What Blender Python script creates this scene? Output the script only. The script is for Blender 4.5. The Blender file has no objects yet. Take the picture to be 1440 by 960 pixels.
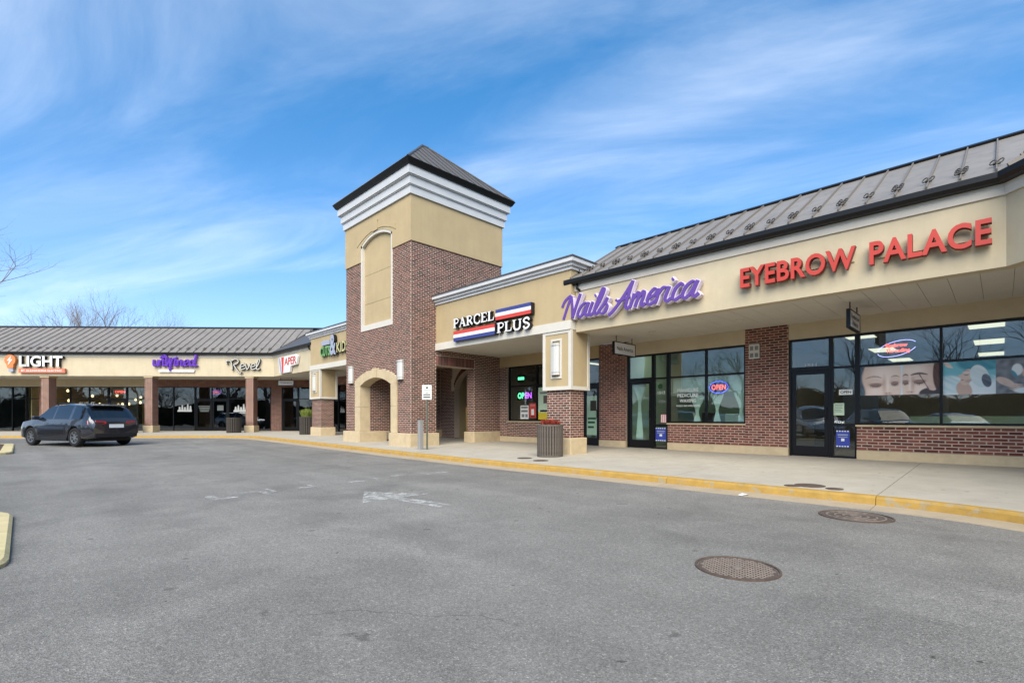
import bpy, bmesh, math, random
from mathutils import Vector, Matrix, noise
random.seed(7)
R = math.radians
SC = bpy.context.scene
COL = SC.collection

# ------------------------------------------------------------------ camera, sky, sun, exposure
cam_d = bpy.data.cameras.new('camera'); cam = bpy.data.objects.new('camera', cam_d); COL.objects.link(cam)
cam.location = (0, 0, 1.26); cam.rotation_euler = (R(90), 0, R(45))
cam_d.lens = 36 * 689 / 1440; cam_d.sensor_width = 36; cam_d.shift_y = 106 / 1440
cam_d.clip_start = 0.05; cam_d.clip_end = 3000
SC.camera = cam
SUN_AZ = math.atan2(-0.80, 0.60)      # compass of the sun in the XY plane
SUN_EL = R(42)
world = bpy.data.worlds.new('World'); SC.world = world; world.use_nodes = True
def build_sky():
    nt = world.node_tree; N = nt.nodes; L = nt.links; N.clear()
    out = N.new('ShaderNodeOutputWorld'); bg = N.new('ShaderNodeBackground')
    sky = N.new('ShaderNodeTexSky'); sky.sky_type = 'NISHITA'; sky.sun_disc = False
    sky.sun_elevation = SUN_EL; sky.sun_rotation = math.atan2(math.cos(SUN_AZ), math.sin(SUN_AZ))
    sky.air_density = 1.0; sky.dust_density = 0.4; sky.ozone_density = 2.5
    tc = N.new('ShaderNodeTexCoord'); sep = N.new('ShaderNodeSeparateXYZ'); L.new(tc.outputs['Generated'], sep.inputs[0])
    def m(op, a, b=None, c=None):
        n = N.new('ShaderNodeMath'); n.operation = op
        for i, v in enumerate((a, b, c)):
            if v is None: continue
            if isinstance(v, (int, float)): n.inputs[i].default_value = v
            else: L.new(v, n.inputs[i])
        return n.outputs[0]
    zc = m('ADD', m('MAXIMUM', sep.outputs['Z'], 0.0), 0.16)
    px = m('DIVIDE', sep.outputs['X'], zc); py = m('DIVIDE', sep.outputs['Y'], zc)
    comb = N.new('ShaderNodeCombineXYZ'); L.new(px, comb.inputs[0]); L.new(py, comb.inputs[1])
    mp = N.new('ShaderNodeMapping'); mp.vector_type = 'TEXTURE'; mp.inputs['Rotation'].default_value = (0, 0, R(24)); mp.inputs['Scale'].default_value = (2.6, 0.8, 1)
    L.new(comb.outputs[0], mp.inputs['Vector'])
    def fbm(scale, detail, rough, dist, off):
        ad = N.new('ShaderNodeVectorMath'); ad.operation = 'ADD'; L.new(mp.outputs[0], ad.inputs[0]); ad.inputs[1].default_value = off
        t = N.new('ShaderNodeTexNoise'); t.inputs['Scale'].default_value = scale; t.inputs['Detail'].default_value = detail
        t.inputs['Roughness'].default_value = rough; t.inputs['Distortion'].default_value = dist; L.new(ad.outputs[0], t.inputs['Vector']); return t.outputs['Fac']
    big = fbm(0.75, 3, 0.5, 0.3, (3.1, 5.7, 0)); fine = fbm(2.0, 8, 0.60, 0.8, (0.3, 1.4, 0))
    mr = N.new('ShaderNodeMapRange'); mr.interpolation_type = 'SMOOTHSTEP'
    s = m('ADD', m('MULTIPLY', big, 0.68), m('MULTIPLY', fine, 0.36)); L.new(s, mr.inputs['Value'])
    mr.inputs['From Min'].default_value = 0.465; mr.inputs['From Max'].default_value = 0.91; mr.inputs['To Max'].default_value = 0.78
    # thin veil that thickens towards the horizon, all around
    veil = m('MULTIPLY', m('POWER', m('SUBTRACT', 1.0, m('MAXIMUM', sep.outputs['Z'], 0.0)), 5.0), 0.40)
    fac = m('MINIMUM', m('ADD', mr.outputs[0], veil), 0.92)
    tint = N.new('ShaderNodeMix'); tint.data_type = 'RGBA'; tint.blend_type = 'MULTIPLY'; tint.inputs[0].default_value = 1.0
    L.new(sky.outputs[0], tint.inputs[6])
    tz = N.new('ShaderNodeMix'); tz.data_type = 'RGBA'; L.new(m('POWER', m('MAXIMUM', sep.outputs['Z'], 0.0), 0.6), tz.inputs[0]); tz.inputs[6].default_value = SKY_TINT_H; tz.inputs[7].default_value = SKY_TINT; L.new(tz.outputs[2], tint.inputs[7])
    mix = N.new('ShaderNodeMix'); mix.data_type = 'RGBA'; L.new(fac, mix.inputs[0])
    L.new(tint.outputs[2], mix.inputs[6]); mix.inputs[7].default_value = CLOUD
    L.new(mix.outputs[2], bg.inputs['Color']); bg.inputs['Strength'].default_value = SKY_STR
    L.new(bg.outputs[0], out.inputs[0])
SKY_STR = 0.084; SKY_TINT = (0.22, 0.98, 1.24, 1); SKY_TINT_H = (0.50, 0.57, 0.82, 1); CLOUD = (7.6, 7.9, 8.4, 1)
build_sky()
sun_d = bpy.data.lights.new('sun', 'SUN'); sun = bpy.data.objects.new('sun', sun_d); COL.objects.link(sun)
sun_d.energy = 2.6; sun_d.angle = R(55); sun_d.color = (1.0, 0.90, 0.76)
_sv = Vector((math.cos(SUN_AZ) * math.cos(SUN_EL), math.sin(SUN_AZ) * math.cos(SUN_EL), math.sin(SUN_EL)))
sun.rotation_euler = _sv.to_track_quat('Z', 'Y').to_euler(); sun.location = _sv * 60
SC.view_settings.view_transform = 'Standard'; SC.view_settings.look = 'None'; SC.view_settings.gamma = 1
SC.view_settings.use_curve_mapping = False
SC.view_settings.exposure = 1.38
SC.render.engine = 'CYCLES'
SC.cycles.use_denoising = True; SC.cycles.max_bounces = 8; SC.cycles.transparent_max_bounces = 12
SC.cycles.caustics_reflective = False; SC.cycles.caustics_refractive = False; SC.cycles.sample_clamp_indirect = 4

# ------------------------------------------------------------------ materials
def lin(r, g=None, b=None):
    if g is None: g = b = r
    f = lambda c: (c / 255 / 12.92) if c / 255 <= 0.04045 else ((c / 255 + 0.055) / 1.055) ** 2.4
    return (f(r), f(g), f(b), 1)
MATS = {}
def mat(name, col, rough=0.8, metal=0.0, var=0.0, vscale=3.0, bump=0.0, bscale=80.0, spec=0.4, emit=None, estr=0.0, stain=None, stscale=1.2, stamt=0.35, coat=0.0, streak=0.0, spots=0.0, stlo=0.5, sthi=0.75):
    if name in MATS: return MATS[name]
    m = bpy.data.materials.new(name); m.use_nodes = True; MATS[name] = m
    nt = m.node_tree; N = nt.nodes; L = nt.links; p = N['Principled BSDF']
    p.inputs['Base Color'].default_value = col if len(col) == 4 else (*col, 1)
    p.inputs['Roughness'].default_value = rough; p.inputs['Metallic'].default_value = metal
    p.inputs['Specular IOR Level'].default_value = spec; p.inputs['Coat Weight'].default_value = coat
    tc = N.new('ShaderNodeTexCoord')
    src = None
    if var > 0:
        t = N.new('ShaderNodeTexNoise'); t.inputs['Scale'].default_value = vscale; t.inputs['Detail'].default_value = 6; t.inputs['Roughness'].default_value = 0.6
        L.new(tc.outputs['Object'], t.inputs['Vector'])
        mr = N.new('ShaderNodeMapRange'); L.new(t.outputs['Fac'], mr.inputs['Value'])
        mr.inputs['From Min'].default_value = 0.3; mr.inputs['From Max'].default_value = 0.7
        mr.inputs['To Min'].default_value = 1 - var; mr.inputs['To Max'].default_value = 1 + var
        mx = N.new('ShaderNodeVectorMath'); mx.operation = 'SCALE'; mx.inputs[0].default_value = col[:3]; L.new(mr.outputs[0], mx.inputs['Scale'])
        src = mx.outputs[0]
        if stain is not None:
            t2 = N.new('ShaderNodeTexNoise'); t2.inputs['Scale'].default_value = stscale; t2.inputs['Detail'].default_value = 8; t2.inputs['Roughness'].default_value = 0.7
            L.new(tc.outputs['Object'], t2.inputs['Vector'])
            mr2 = N.new('ShaderNodeMapRange'); mr2.inputs['From Min'].default_value = stlo; mr2.inputs['From Max'].default_value = sthi; mr2.inputs['To Max'].default_value = stamt
            L.new(t2.outputs['Fac'], mr2.inputs['Value'])
            mm = N.new('ShaderNodeMix'); mm.data_type = 'RGBA'; L.new(mr2.outputs[0], mm.inputs[0]); L.new(src, mm.inputs[6]); mm.inputs[7].default_value = stain
            src = mm.outputs[2]
        def scaled(v, src):
            n_ = N.new('ShaderNodeVectorMath'); n_.operation = 'SCALE'; L.new(src, n_.inputs[0]); L.new(v, n_.inputs['Scale']); return n_.outputs[0]
        if streak > 0:      # rain streaks running down
            mp = N.new('ShaderNodeMapping'); mp.inputs['Scale'].default_value = (2.6, 2.6, 0.22); L.new(tc.outputs['Object'], mp.inputs['Vector'])
            t3 = N.new('ShaderNodeTexNoise'); t3.inputs['Scale'].default_value = 1.6; t3.inputs['Detail'].default_value = 6; t3.inputs['Roughness'].default_value = 0.65; L.new(mp.outputs[0], t3.inputs['Vector'])
            m3 = N.new('ShaderNodeMapRange'); L.new(t3.outputs['Fac'], m3.inputs['Value']); m3.inputs['From Min'].default_value = 0.46; m3.inputs['From Max'].default_value = 0.70; m3.inputs['To Min'].default_value = 1.0; m3.inputs['To Max'].default_value = 1 - streak * 1.6
            src = scaled(m3.outputs[0], src)
        if spots > 0:       # gum and drip spots
            t4 = N.new('ShaderNodeTexNoise'); t4.inputs['Scale'].default_value = 7; t4.inputs['Detail'].default_value = 2; L.new(tc.outputs['Object'], t4.inputs['Vector'])
            m4 = N.new('ShaderNodeMapRange'); L.new(t4.outputs['Fac'], m4.inputs['Value']); m4.inputs['From Min'].default_value = 0.70; m4.inputs['From Max'].default_value = 0.74; m4.inputs['To Min'].default_value = 1.0; m4.inputs['To Max'].default_value = 1 - spots
            src = scaled(m4.outputs[0], src)
        L.new(src, p.inputs['Base Color'])
    if bump > 0:
        t = N.new('ShaderNodeTexNoise'); t.inputs['Scale'].default_value = bscale; t.inputs['Detail'].default_value = 4
        L.new(tc.outputs['Object'], t.inputs['Vector'])
        b = N.new('ShaderNodeBump'); b.inputs['Strength'].default_value = bump; b.inputs['Distance'].default_value = 0.01
        L.new(t.outputs['Fac'], b.inputs['Height']); L.new(b.outputs[0], p.inputs['Normal'])
    if emit is not None:
        p.inputs['Emission Color'].default_value = emit; p.inputs['Emission Strength'].default_value = estr
    return m

def brick_mat(name, cols, gain=1.0):
    m = bpy.data.materials.new(name); m.use_nodes = True; MATS[name] = m
    nt = m.node_tree; N = nt.nodes; L = nt.links; p = N['Principled BSDF']; p.inputs['Roughness'].default_value = 0.88; p.inputs['Specular IOR Level'].default_value = 0.25
    g = N.new('ShaderNodeNewGeometry'); o = N.new('ShaderNodeObjectInfo')
    a = N.new('ShaderNodeMath'); a.operation = 'ADD'; L.new(g.outputs['Random Per Island'], a.inputs[0]); L.new(o.outputs['Random'], a.inputs[1])
    f = N.new('ShaderNodeMath'); f.operation = 'FRACT'; L.new(a.outputs[0], f.inputs[0])
    r = N.new('ShaderNodeValToRGB'); L.new(f.outputs[0], r.inputs[0]); r.color_ramp.interpolation = 'LINEAR'
    e = r.color_ramp.elements; e[0].position = 0; e[0].color = cols[0]; e[1].position = 1; e[1].color = cols[-1]
    for i, c in enumerate(cols[1:-1]): q = e.new((i + 1) / (len(cols) - 1)); q.color = c
    tc = N.new('ShaderNodeTexCoord'); t = N.new('ShaderNodeTexNoise'); t.inputs['Scale'].default_value = 45; t.inputs['Detail'].default_value = 5; L.new(tc.outputs['Object'], t.inputs['Vector'])
    mr = N.new('ShaderNodeMapRange'); L.new(t.outputs['Fac'], mr.inputs['Value']); mr.inputs['To Min'].default_value = 0.7 * gain; mr.inputs['To Max'].default_value = 1.3 * gain
    v = N.new('ShaderNodeVectorMath'); v.operation = 'SCALE'; L.new(r.outputs[0], v.inputs[0]); L.new(mr.outputs[0], v.inputs['Scale']); L.new(v.outputs[0], p.inputs['Base Color'])
    b = N.new('ShaderNodeBump'); b.inputs['Strength'].default_value = 0.4; b.inputs['Distance'].default_value = 0.004; L.new(t.outputs['Fac'], b.inputs['Height']); L.new(b.outputs[0], p.inputs['Normal'])
    return m

def glass_mat(name, tint, k=0.95, base=0.065):
    m = bpy.data.materials.new(name); m.use_nodes = True; MATS[name] = m
    nt = m.node_tree; N = nt.nodes; L = nt.links; N.clear()
    out = N.new('ShaderNodeOutputMaterial'); mix = N.new('ShaderNodeMixShader'); tr = N.new('ShaderNodeBsdfTransparent'); gl = N.new('ShaderNodeBsdfGlossy')
    tr.inputs[0].default_value = tint; gl.inputs['Roughness'].default_value = 0.0; gl.inputs['Color'].default_value = (0.95, 0.97, 1, 1)
    lw = N.new('ShaderNodeLayerWeight'); lw.inputs['Blend'].default_value = 0.5; fr = N.new('ShaderNodeMath'); fr.operation = 'POWER'; L.new(lw.outputs['Facing'], fr.inputs[0]); fr.inputs[1].default_value = 4.0
    mu = N.new('ShaderNodeMath'); mu.operation = 'MULTIPLY_ADD'; mu.inputs[1].default_value = k; mu.inputs[2].default_value = base; mu.use_clamp = True
    # slight waviness of the panes
    tc = N.new('ShaderNodeTexCoord'); t = N.new('ShaderNodeTexNoise'); t.inputs['Scale'].default_value = 1.3; t.inputs['Detail'].default_value = 1; L.new(tc.outputs['Object'], t.inputs['Vector'])
    b = N.new('ShaderNodeBump'); b.inputs['Strength'].default_value = 0.06; b.inputs['Distance'].default_value = 0.05; L.new(t.outputs['Fac'], b.inputs['Height']); L.new(b.outputs[0], gl.inputs['Normal'])
    L.new(fr.outputs[0], mu.inputs[0]); L.new(mu.outputs[0], mix.inputs[0]); L.new(tr.outputs[0], mix.inputs[1]); L.new(gl.outputs[0], mix.inputs[2]); L.new(mix.outputs[0], out.inputs[0])
    return m

def asphalt_mat():
    m = bpy.data.materials.new('asphalt'); m.use_nodes = True
    nt = m.node_tree; N = nt.nodes; L = nt.links; p = N['Principled BSDF']; p.inputs['Roughness'].default_value = 0.86; p.inputs['Specular IOR Level'].default_value = 0.3
    tc = N.new('ShaderNodeTexCoord')
    def noi(scale, det, rough=0.6, dist=0):
        t = N.new('ShaderNodeTexNoise'); t.inputs['Scale'].default_value = scale; t.inputs['Detail'].default_value = det; t.inputs['Roughness'].default_value = rough; t.inputs['Distortion'].default_value = dist
        L.new(tc.outputs['Object'], t.inputs['Vector']); return t.outputs['Fac']
    def rng(v, a, b, c, d, smooth=False):
        r = N.new('ShaderNodeMapRange'); L.new(v, r.inputs['Value'])
        if smooth: r.interpolation_type = 'SMOOTHSTEP'
        for k, x in zip(('From Min', 'From Max', 'To Min', 'To Max'), (a, b, c, d)): r.inputs[k].default_value = x
        return r.outputs[0]
    def mul(a, b):
        n = N.new('ShaderNodeMath'); n.operation = 'MULTIPLY'; L.new(a, n.inputs[0]); L.new(b, n.inputs[1]); return n.outputs[0]
    vo = N.new('ShaderNodeTexVoronoi'); vo.inputs['Scale'].default_value = 130; L.new(tc.outputs['Object'], vo.inputs['Vector'])
    sepc = N.new('ShaderNodeSeparateColor'); L.new(vo.outputs['Color'], sepc.inputs[0])
    stone = rng(sepc.outputs[0], 0.0, 1.0, 0.72, 1.28)
    pale = rng(sepc.outputs[1], 0.90, 0.94, 1.0, 1.5)
    macro = rng(noi(0.16, 4), 0.3, 0.7, 0.82, 1.14)
    mid = rng(noi(1.6, 5, 0.65), 0.3, 0.75, 0.86, 1.1)
    fine = rng(noi(28, 3), 0.3, 0.7, 0.86, 1.14)
    spots = rng(noi(3.2, 3, 0.5), 0.69, 0.74, 1.0, 0.62, True)
    # tyre-worn streaks along the drive lane
    mp = N.new('ShaderNodeMapping'); mp.inputs['Scale'].default_value = (0.12, 1.5, 1); mp.inputs['Rotation'].default_value = (0, 0, R(5)); L.new(tc.outputs['Object'], mp.inputs['Vector'])
    st = N.new('ShaderNodeTexNoise'); st.inputs['Scale'].default_value = 1.0; st.inputs['Detail'].default_value = 5; L.new(mp.outputs[0], st.inputs['Vector'])
    streak = rng(st.outputs['Fac'], 0.35, 0.65, 0.92, 1.07)
    # hairline cracks, broken up so that only stretches show, and small tar drips
    wn = N.new('ShaderNodeTexNoise'); wn.inputs['Scale'].default_value = 1.1; wn.inputs['Detail'].default_value = 4; L.new(tc.outputs['Object'], wn.inputs['Vector'])
    wm = N.new('ShaderNodeVectorMath'); wm.operation = 'MULTIPLY_ADD'; L.new(wn.outputs['Color'], wm.inputs[0]); wm.inputs[1].default_value = (1.6, 1.6, 0); L.new(tc.outputs['Object'], wm.inputs[2])
    cv = N.new('ShaderNodeTexVoronoi'); cv.feature = 'DISTANCE_TO_EDGE'; cv.inputs['Scale'].default_value = 0.16; L.new(wm.outputs[0], cv.inputs['Vector'])
    line = rng(cv.outputs['Distance'], 0.0, 0.0022, 1.0, 0.0); gate = rng(noi(0.35, 2), 0.52, 0.60, 0.0, 0.42)
    crack = N.new('ShaderNodeMath'); crack.operation = 'MULTIPLY_ADD'; L.new(mul(line, gate), crack.inputs[0]); crack.inputs[1].default_value = -1.0; crack.inputs[2].default_value = 1.0
    drips = rng(noi(9.0, 2, 0.5), 0.735, 0.76, 1.0, 0.45, True)
    patch = rng(noi(0.55, 6, 0.6, 0.6), 0.50, 0.62, 1.0, 0.87, True)
    v = mul(mul(mul(mul(stone, pale), mul(macro, mid)), mul(mul(fine, spots), streak)), mul(mul(crack.outputs[0], drips), patch))
    sc = N.new('ShaderNodeVectorMath'); sc.operation = 'SCALE'; sc.inputs[0].default_value = (0.198, 0.186, 0.166); L.new(v, sc.inputs['Scale'])
    L.new(sc.outputs[0], p.inputs['Base Color'])
    b = N.new('ShaderNodeBump'); b.inputs['Strength'].default_value = 0.55; b.inputs['Distance'].default_value = 0.006
    L.new(vo.outputs['Distance'], b.inputs['Height']); L.new(b.outputs[0], p.inputs['Normal'])
    MATS['asphalt'] = m; return m

def worn_paint(name, col, cover=0.5, scale=9.0):
    m = bpy.data.materials.new(name); m.use_nodes = True; MATS[name] = m
    nt = m.node_tree; N = nt.nodes; L = nt.links; p = N['Principled BSDF']; p.inputs['Base Color'].default_value = col; p.inputs['Roughness'].default_value = 0.8
    tc = N.new('ShaderNodeTexCoord'); t = N.new('ShaderNodeTexNoise'); t.inputs['Scale'].default_value = scale; t.inputs['Detail'].default_value = 8; t.inputs['Roughness'].default_value = 0.75
    L.new(tc.outputs['Object'], t.inputs['Vector']); r = N.new('ShaderNodeMapRange'); L.new(t.outputs['Fac'], r.inputs['Value'])
    r.inputs['From Min'].default_value = 1 - cover - 0.1; r.inputs['From Max'].default_value = 1 - cover + 0.08; r.inputs['To Max'].default_value = 0.7
    L.new(r.outputs[0], p.inputs['Alpha']); return m

def attr_mat(name, rough=0.5):
    m = bpy.data.materials.new(name); m.use_nodes = True; MATS[name] = m
    N = m.node_tree.nodes; p = N['Principled BSDF']; a = N.new('ShaderNodeAttribute'); a.attribute_name = 'Col'
    m.node_tree.links.new(a.outputs['Color'], p.inputs['Base Color']); p.inputs['Roughness'].default_value = rough; return m

asphalt_mat()
brick_mat('brick_red', [lin(84, 44, 37), lin(112, 62, 51), lin(124, 74, 62), lin(98, 53, 44), lin(130, 85, 72), lin(72, 42, 38), lin(106, 54, 45)])
brick_mat('brick_tower', [lin(72, 44, 40), lin(108, 64, 56), lin(90, 50, 44), lin(124, 80, 70), lin(96, 56, 50), lin(62, 42, 40), lin(116, 72, 62)])
mat('mortar', lin(184, 168, 150), 0.95, var=0.10, vscale=14, bump=0.3)
mat('mortar_red', lin(172, 149, 132), 0.95, var=0.10, vscale=14, bump=0.3)
mat('stucco_cream', lin(190, 176, 148), 0.93, streak=0.03, var=0.06, vscale=1.6, bump=0.25, bscale=160, stain=lin(168, 150, 118), stscale=0.9, stamt=0.3)
mat('stucco_tan', lin(174, 154, 118), 0.93, streak=0.03, var=0.06, vscale=1.4, bump=0.25, bscale=160, stain=lin(156, 138, 104), stscale=0.8, stamt=0.3)
mat('trim_white', lin(198, 192, 180), 0.7, var=0.04, vscale=2.5)
mat('cornice_white', lin(190, 190, 190), 0.65, var=0.04, vscale=2)
mat('stone', lin(188, 169, 136), 0.92, var=0.09, vscale=5, bump=0.3, bscale=90, stain=lin(150, 132, 104), stscale=2.2, stamt=0.45)
mat('roof_tower', lin(100, 95, 90), 0.48, 0.25, var=0.08, vscale=0.7)
mat('roof_metal', lin(140, 132, 123), 0.48, 0.25, streak=0.12, var=0.10, vscale=0.7, spec=0.5)
mat('roof_seam', lin(122, 115, 107), 0.5, 0.25)
mat('roof_dark', lin(84, 80, 76), 0.5, 0.3)
mat('gutter_black', lin(26, 25, 25), 0.38, 0.3)
mat('soffit', lin(196, 190, 178), 0.85, var=0.03, vscale=2)
mat('frame_black', lin(22, 21, 22), 0.35, 0.4)
mat('ceiling_int', lin(150, 146, 138), 0.9, var=0.02)
mat('wall_green', lin(158, 178, 158), 0.9, var=0.03)
mat('wall_brown', lin(150, 138, 124), 0.9, var=0.05)
mat('wall_dark', lin(60, 54, 50), 0.9, var=0.08, vscale=1.5)
mat('wall_warm', lin(196, 164, 116), 0.9, var=0.1)
mat('floor_int', lin(96, 88, 80), 0.5, var=0.06)
mat('concrete', lin(170, 162, 147), 0.93, spots=0.35, var=0.08, vscale=2.2, bump=0.25, bscale=120, stain=lin(146, 138, 124), stscale=0.7, stamt=0.55)
mat('gutter_concrete', lin(164, 148, 124), 0.93, var=0.09, vscale=5, bump=0.3, bscale=90, stain=lin(112, 104, 92), stscale=2.5, stamt=0.6)
mat('island_concrete', lin(196, 180, 136), 0.93, var=0.1, vscale=4, bump=0.3, bscale=90, stain=lin(140, 136, 84), stscale=3, stamt=0.6)
mat('curb_yellow', lin(164, 130, 62), 0.8, var=0.14, vscale=7, bump=0.3, bscale=60, stain=lin(150, 136, 108), stscale=5.5, stamt=0.95, stlo=0.56, sthi=0.62)
mat('iron_worn', lin(128, 116, 106), 0.7, 0.2, var=0.2, vscale=14)
mat('iron', lin(88, 78, 72), 0.75, 0.2, var=0.2, vscale=14, stain=lin(104, 80, 64), stscale=6, stamt=0.4)
mat('rust', lin(86, 72, 62), 0.85, 0.1, var=0.25, vscale=18)
mat('rubber', lin(24, 24, 25), 0.9); mat('rim', lin(150, 152, 155), 0.35, 0.8)
mat('grass', lin(86, 92, 52), 0.95, var=0.3, vscale=5, bump=0.5, bscale=40)
mat('mulch', lin(78, 62, 48), 0.95, var=0.3, vscale=12, bump=0.8, bscale=40)
mat('bark', lin(104, 92, 84), 0.95, var=0.2, vscale=9)
mat('twig', lin(112, 100, 94), 0.95, var=0.15, vscale=3)
mat('lamp_white', lin(192, 190, 184), 0.5)
mat('light_panel', (0.9, 0.9, 0.85, 1), 0.5, emit=(1, 0.90, 0.68, 1), estr=0.42)
mat('fill_panel_bright', (0.9, 0.9, 0.85, 1), 0.5, emit=(1, 0.95, 0.85, 1), estr=3.0)  # glow of the unseen fill panels added inside the two near shops
mat('bulb_warm', (0.9, 0.8, 0.6, 1), 0.5, emit=(1, 0.7, 0.35, 1), estr=1.2)
mat('sign_red', lin(182, 62, 50), 0.45, spec=0.4, var=0.05)
mat('sign_red_side', lin(120, 44, 38), 0.6)
mat('sign_white', lin(222, 220, 218), 0.5)
mat('sign_black', lin(24, 23, 24), 0.5)
mat('sign_silver', lin(186, 184, 174), 0.5); mat('sign_dark', lin(70, 66, 60), 0.6)
mat('purple', lin(92, 62, 140), 0.5); mat('lilac', lin(212, 200, 216), 0.5)
mat('purple_deep', lin(88, 40, 160), 0.45); mat('purple_side', lin(128, 84, 190), 0.5)
mat('stripe_red', lin(196, 66, 56), 0.5); mat('stripe_blue', lin(56, 64, 124), 0.5)
mat('green_sign', lin(108, 150, 92), 0.5); mat('kids_letter', lin(186, 178, 128), 0.5); mat('dark_green', lin(34, 74, 40), 0.6); mat('grey_blue', lin(150, 156, 172), 0.5)
mat('orange_sign', lin(196, 120, 66), 0.5); mat('copper', lin(190, 110, 82), 0.5)
mat('wood_grey', lin(92, 84, 76), 0.85, var=0.2, vscale=12); mat('wood_dark', lin(62, 56, 50), 0.85, var=0.2, vscale=12)
mat('can_inner', lin(20, 20, 20), 0.8)
mat('leaf_green', lin(122, 134, 60), 0.8, var=0.3, vscale=9); mat('leaf_red', lin(150, 62, 46), 0.8, var=0.3, vscale=9)
mat('soil', lin(60, 46, 36), 0.95, var=0.2)
mat('bollard_yellow', lin(206, 172, 84), 0.7, var=0.08); mat('post_grey', lin(150, 148, 144), 0.6, 0.2, var=0.08); mat('post_green', lin(116, 120, 104), 0.5, 0.5)
mat('curtain', lin(206, 220, 208), 0.9)
mat('paper_white', lin(222, 222, 216), 0.8); mat('paper_grey', lin(120, 120, 118), 0.8); mat('paper_blue', lin(52, 66, 150), 0.6); mat('paper_yellow', lin(204, 180, 50), 0.7); mat('paper_mint', lin(186, 206, 176), 0.7); mat('paper_red', lin(190, 70, 60), 0.7); mat('paper_pink', lin(200, 120, 120), 0.7)
mat('neon_red', lin(255, 70, 60), 0.5, emit=(1, 0.10, 0.07, 1), estr=1.3); mat('neon_blue', lin(70, 80, 220), 0.5, emit=(0.12, 0.16, 0.9, 1), estr=1.0)
mat('neon_green', lin(80, 230, 130), 0.5, emit=(0.12, 1, 0.4, 1), estr=1.2); mat('neon_violet', lin(150, 70, 200), 0.5, emit=(0.5, 0.1, 0.9, 1), estr=1.0); mat('neon_lilac', lin(190, 180, 250), 0.5, emit=(0.5, 0.42, 1, 1), estr=1.0); mat('neon_white', lin(235, 230, 255), 0.5, emit=(0.8, 0.75, 1, 1), estr=1.3)
mat('tail_red', lin(150, 18, 20), 0.2, spec=0.6); mat('head_lamp', lin(200, 204, 208), 0.15, spec=0.8); mat('plate', lin(210, 212, 214), 0.5)
mat('car_glass', lin(16, 19, 22), 0.05, spec=0.9); mat('car_trim', lin(24, 24, 26), 0.55)
mat('hedge_green', lin(58, 56, 44), 1.0, var=0.25, vscale=1.2, spec=0.0)
worn_paint('worn_white', lin(206, 204, 198), 0.46, 7.0); worn_paint('worn_arrow', lin(200, 198, 192), 0.48, 6.0)
glass_mat('glass', (0.88, 0.94, 0.92, 1)); glass_mat('glass_dark', (0.60, 0.63, 0.63, 1))
attr_mat('print')

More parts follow.
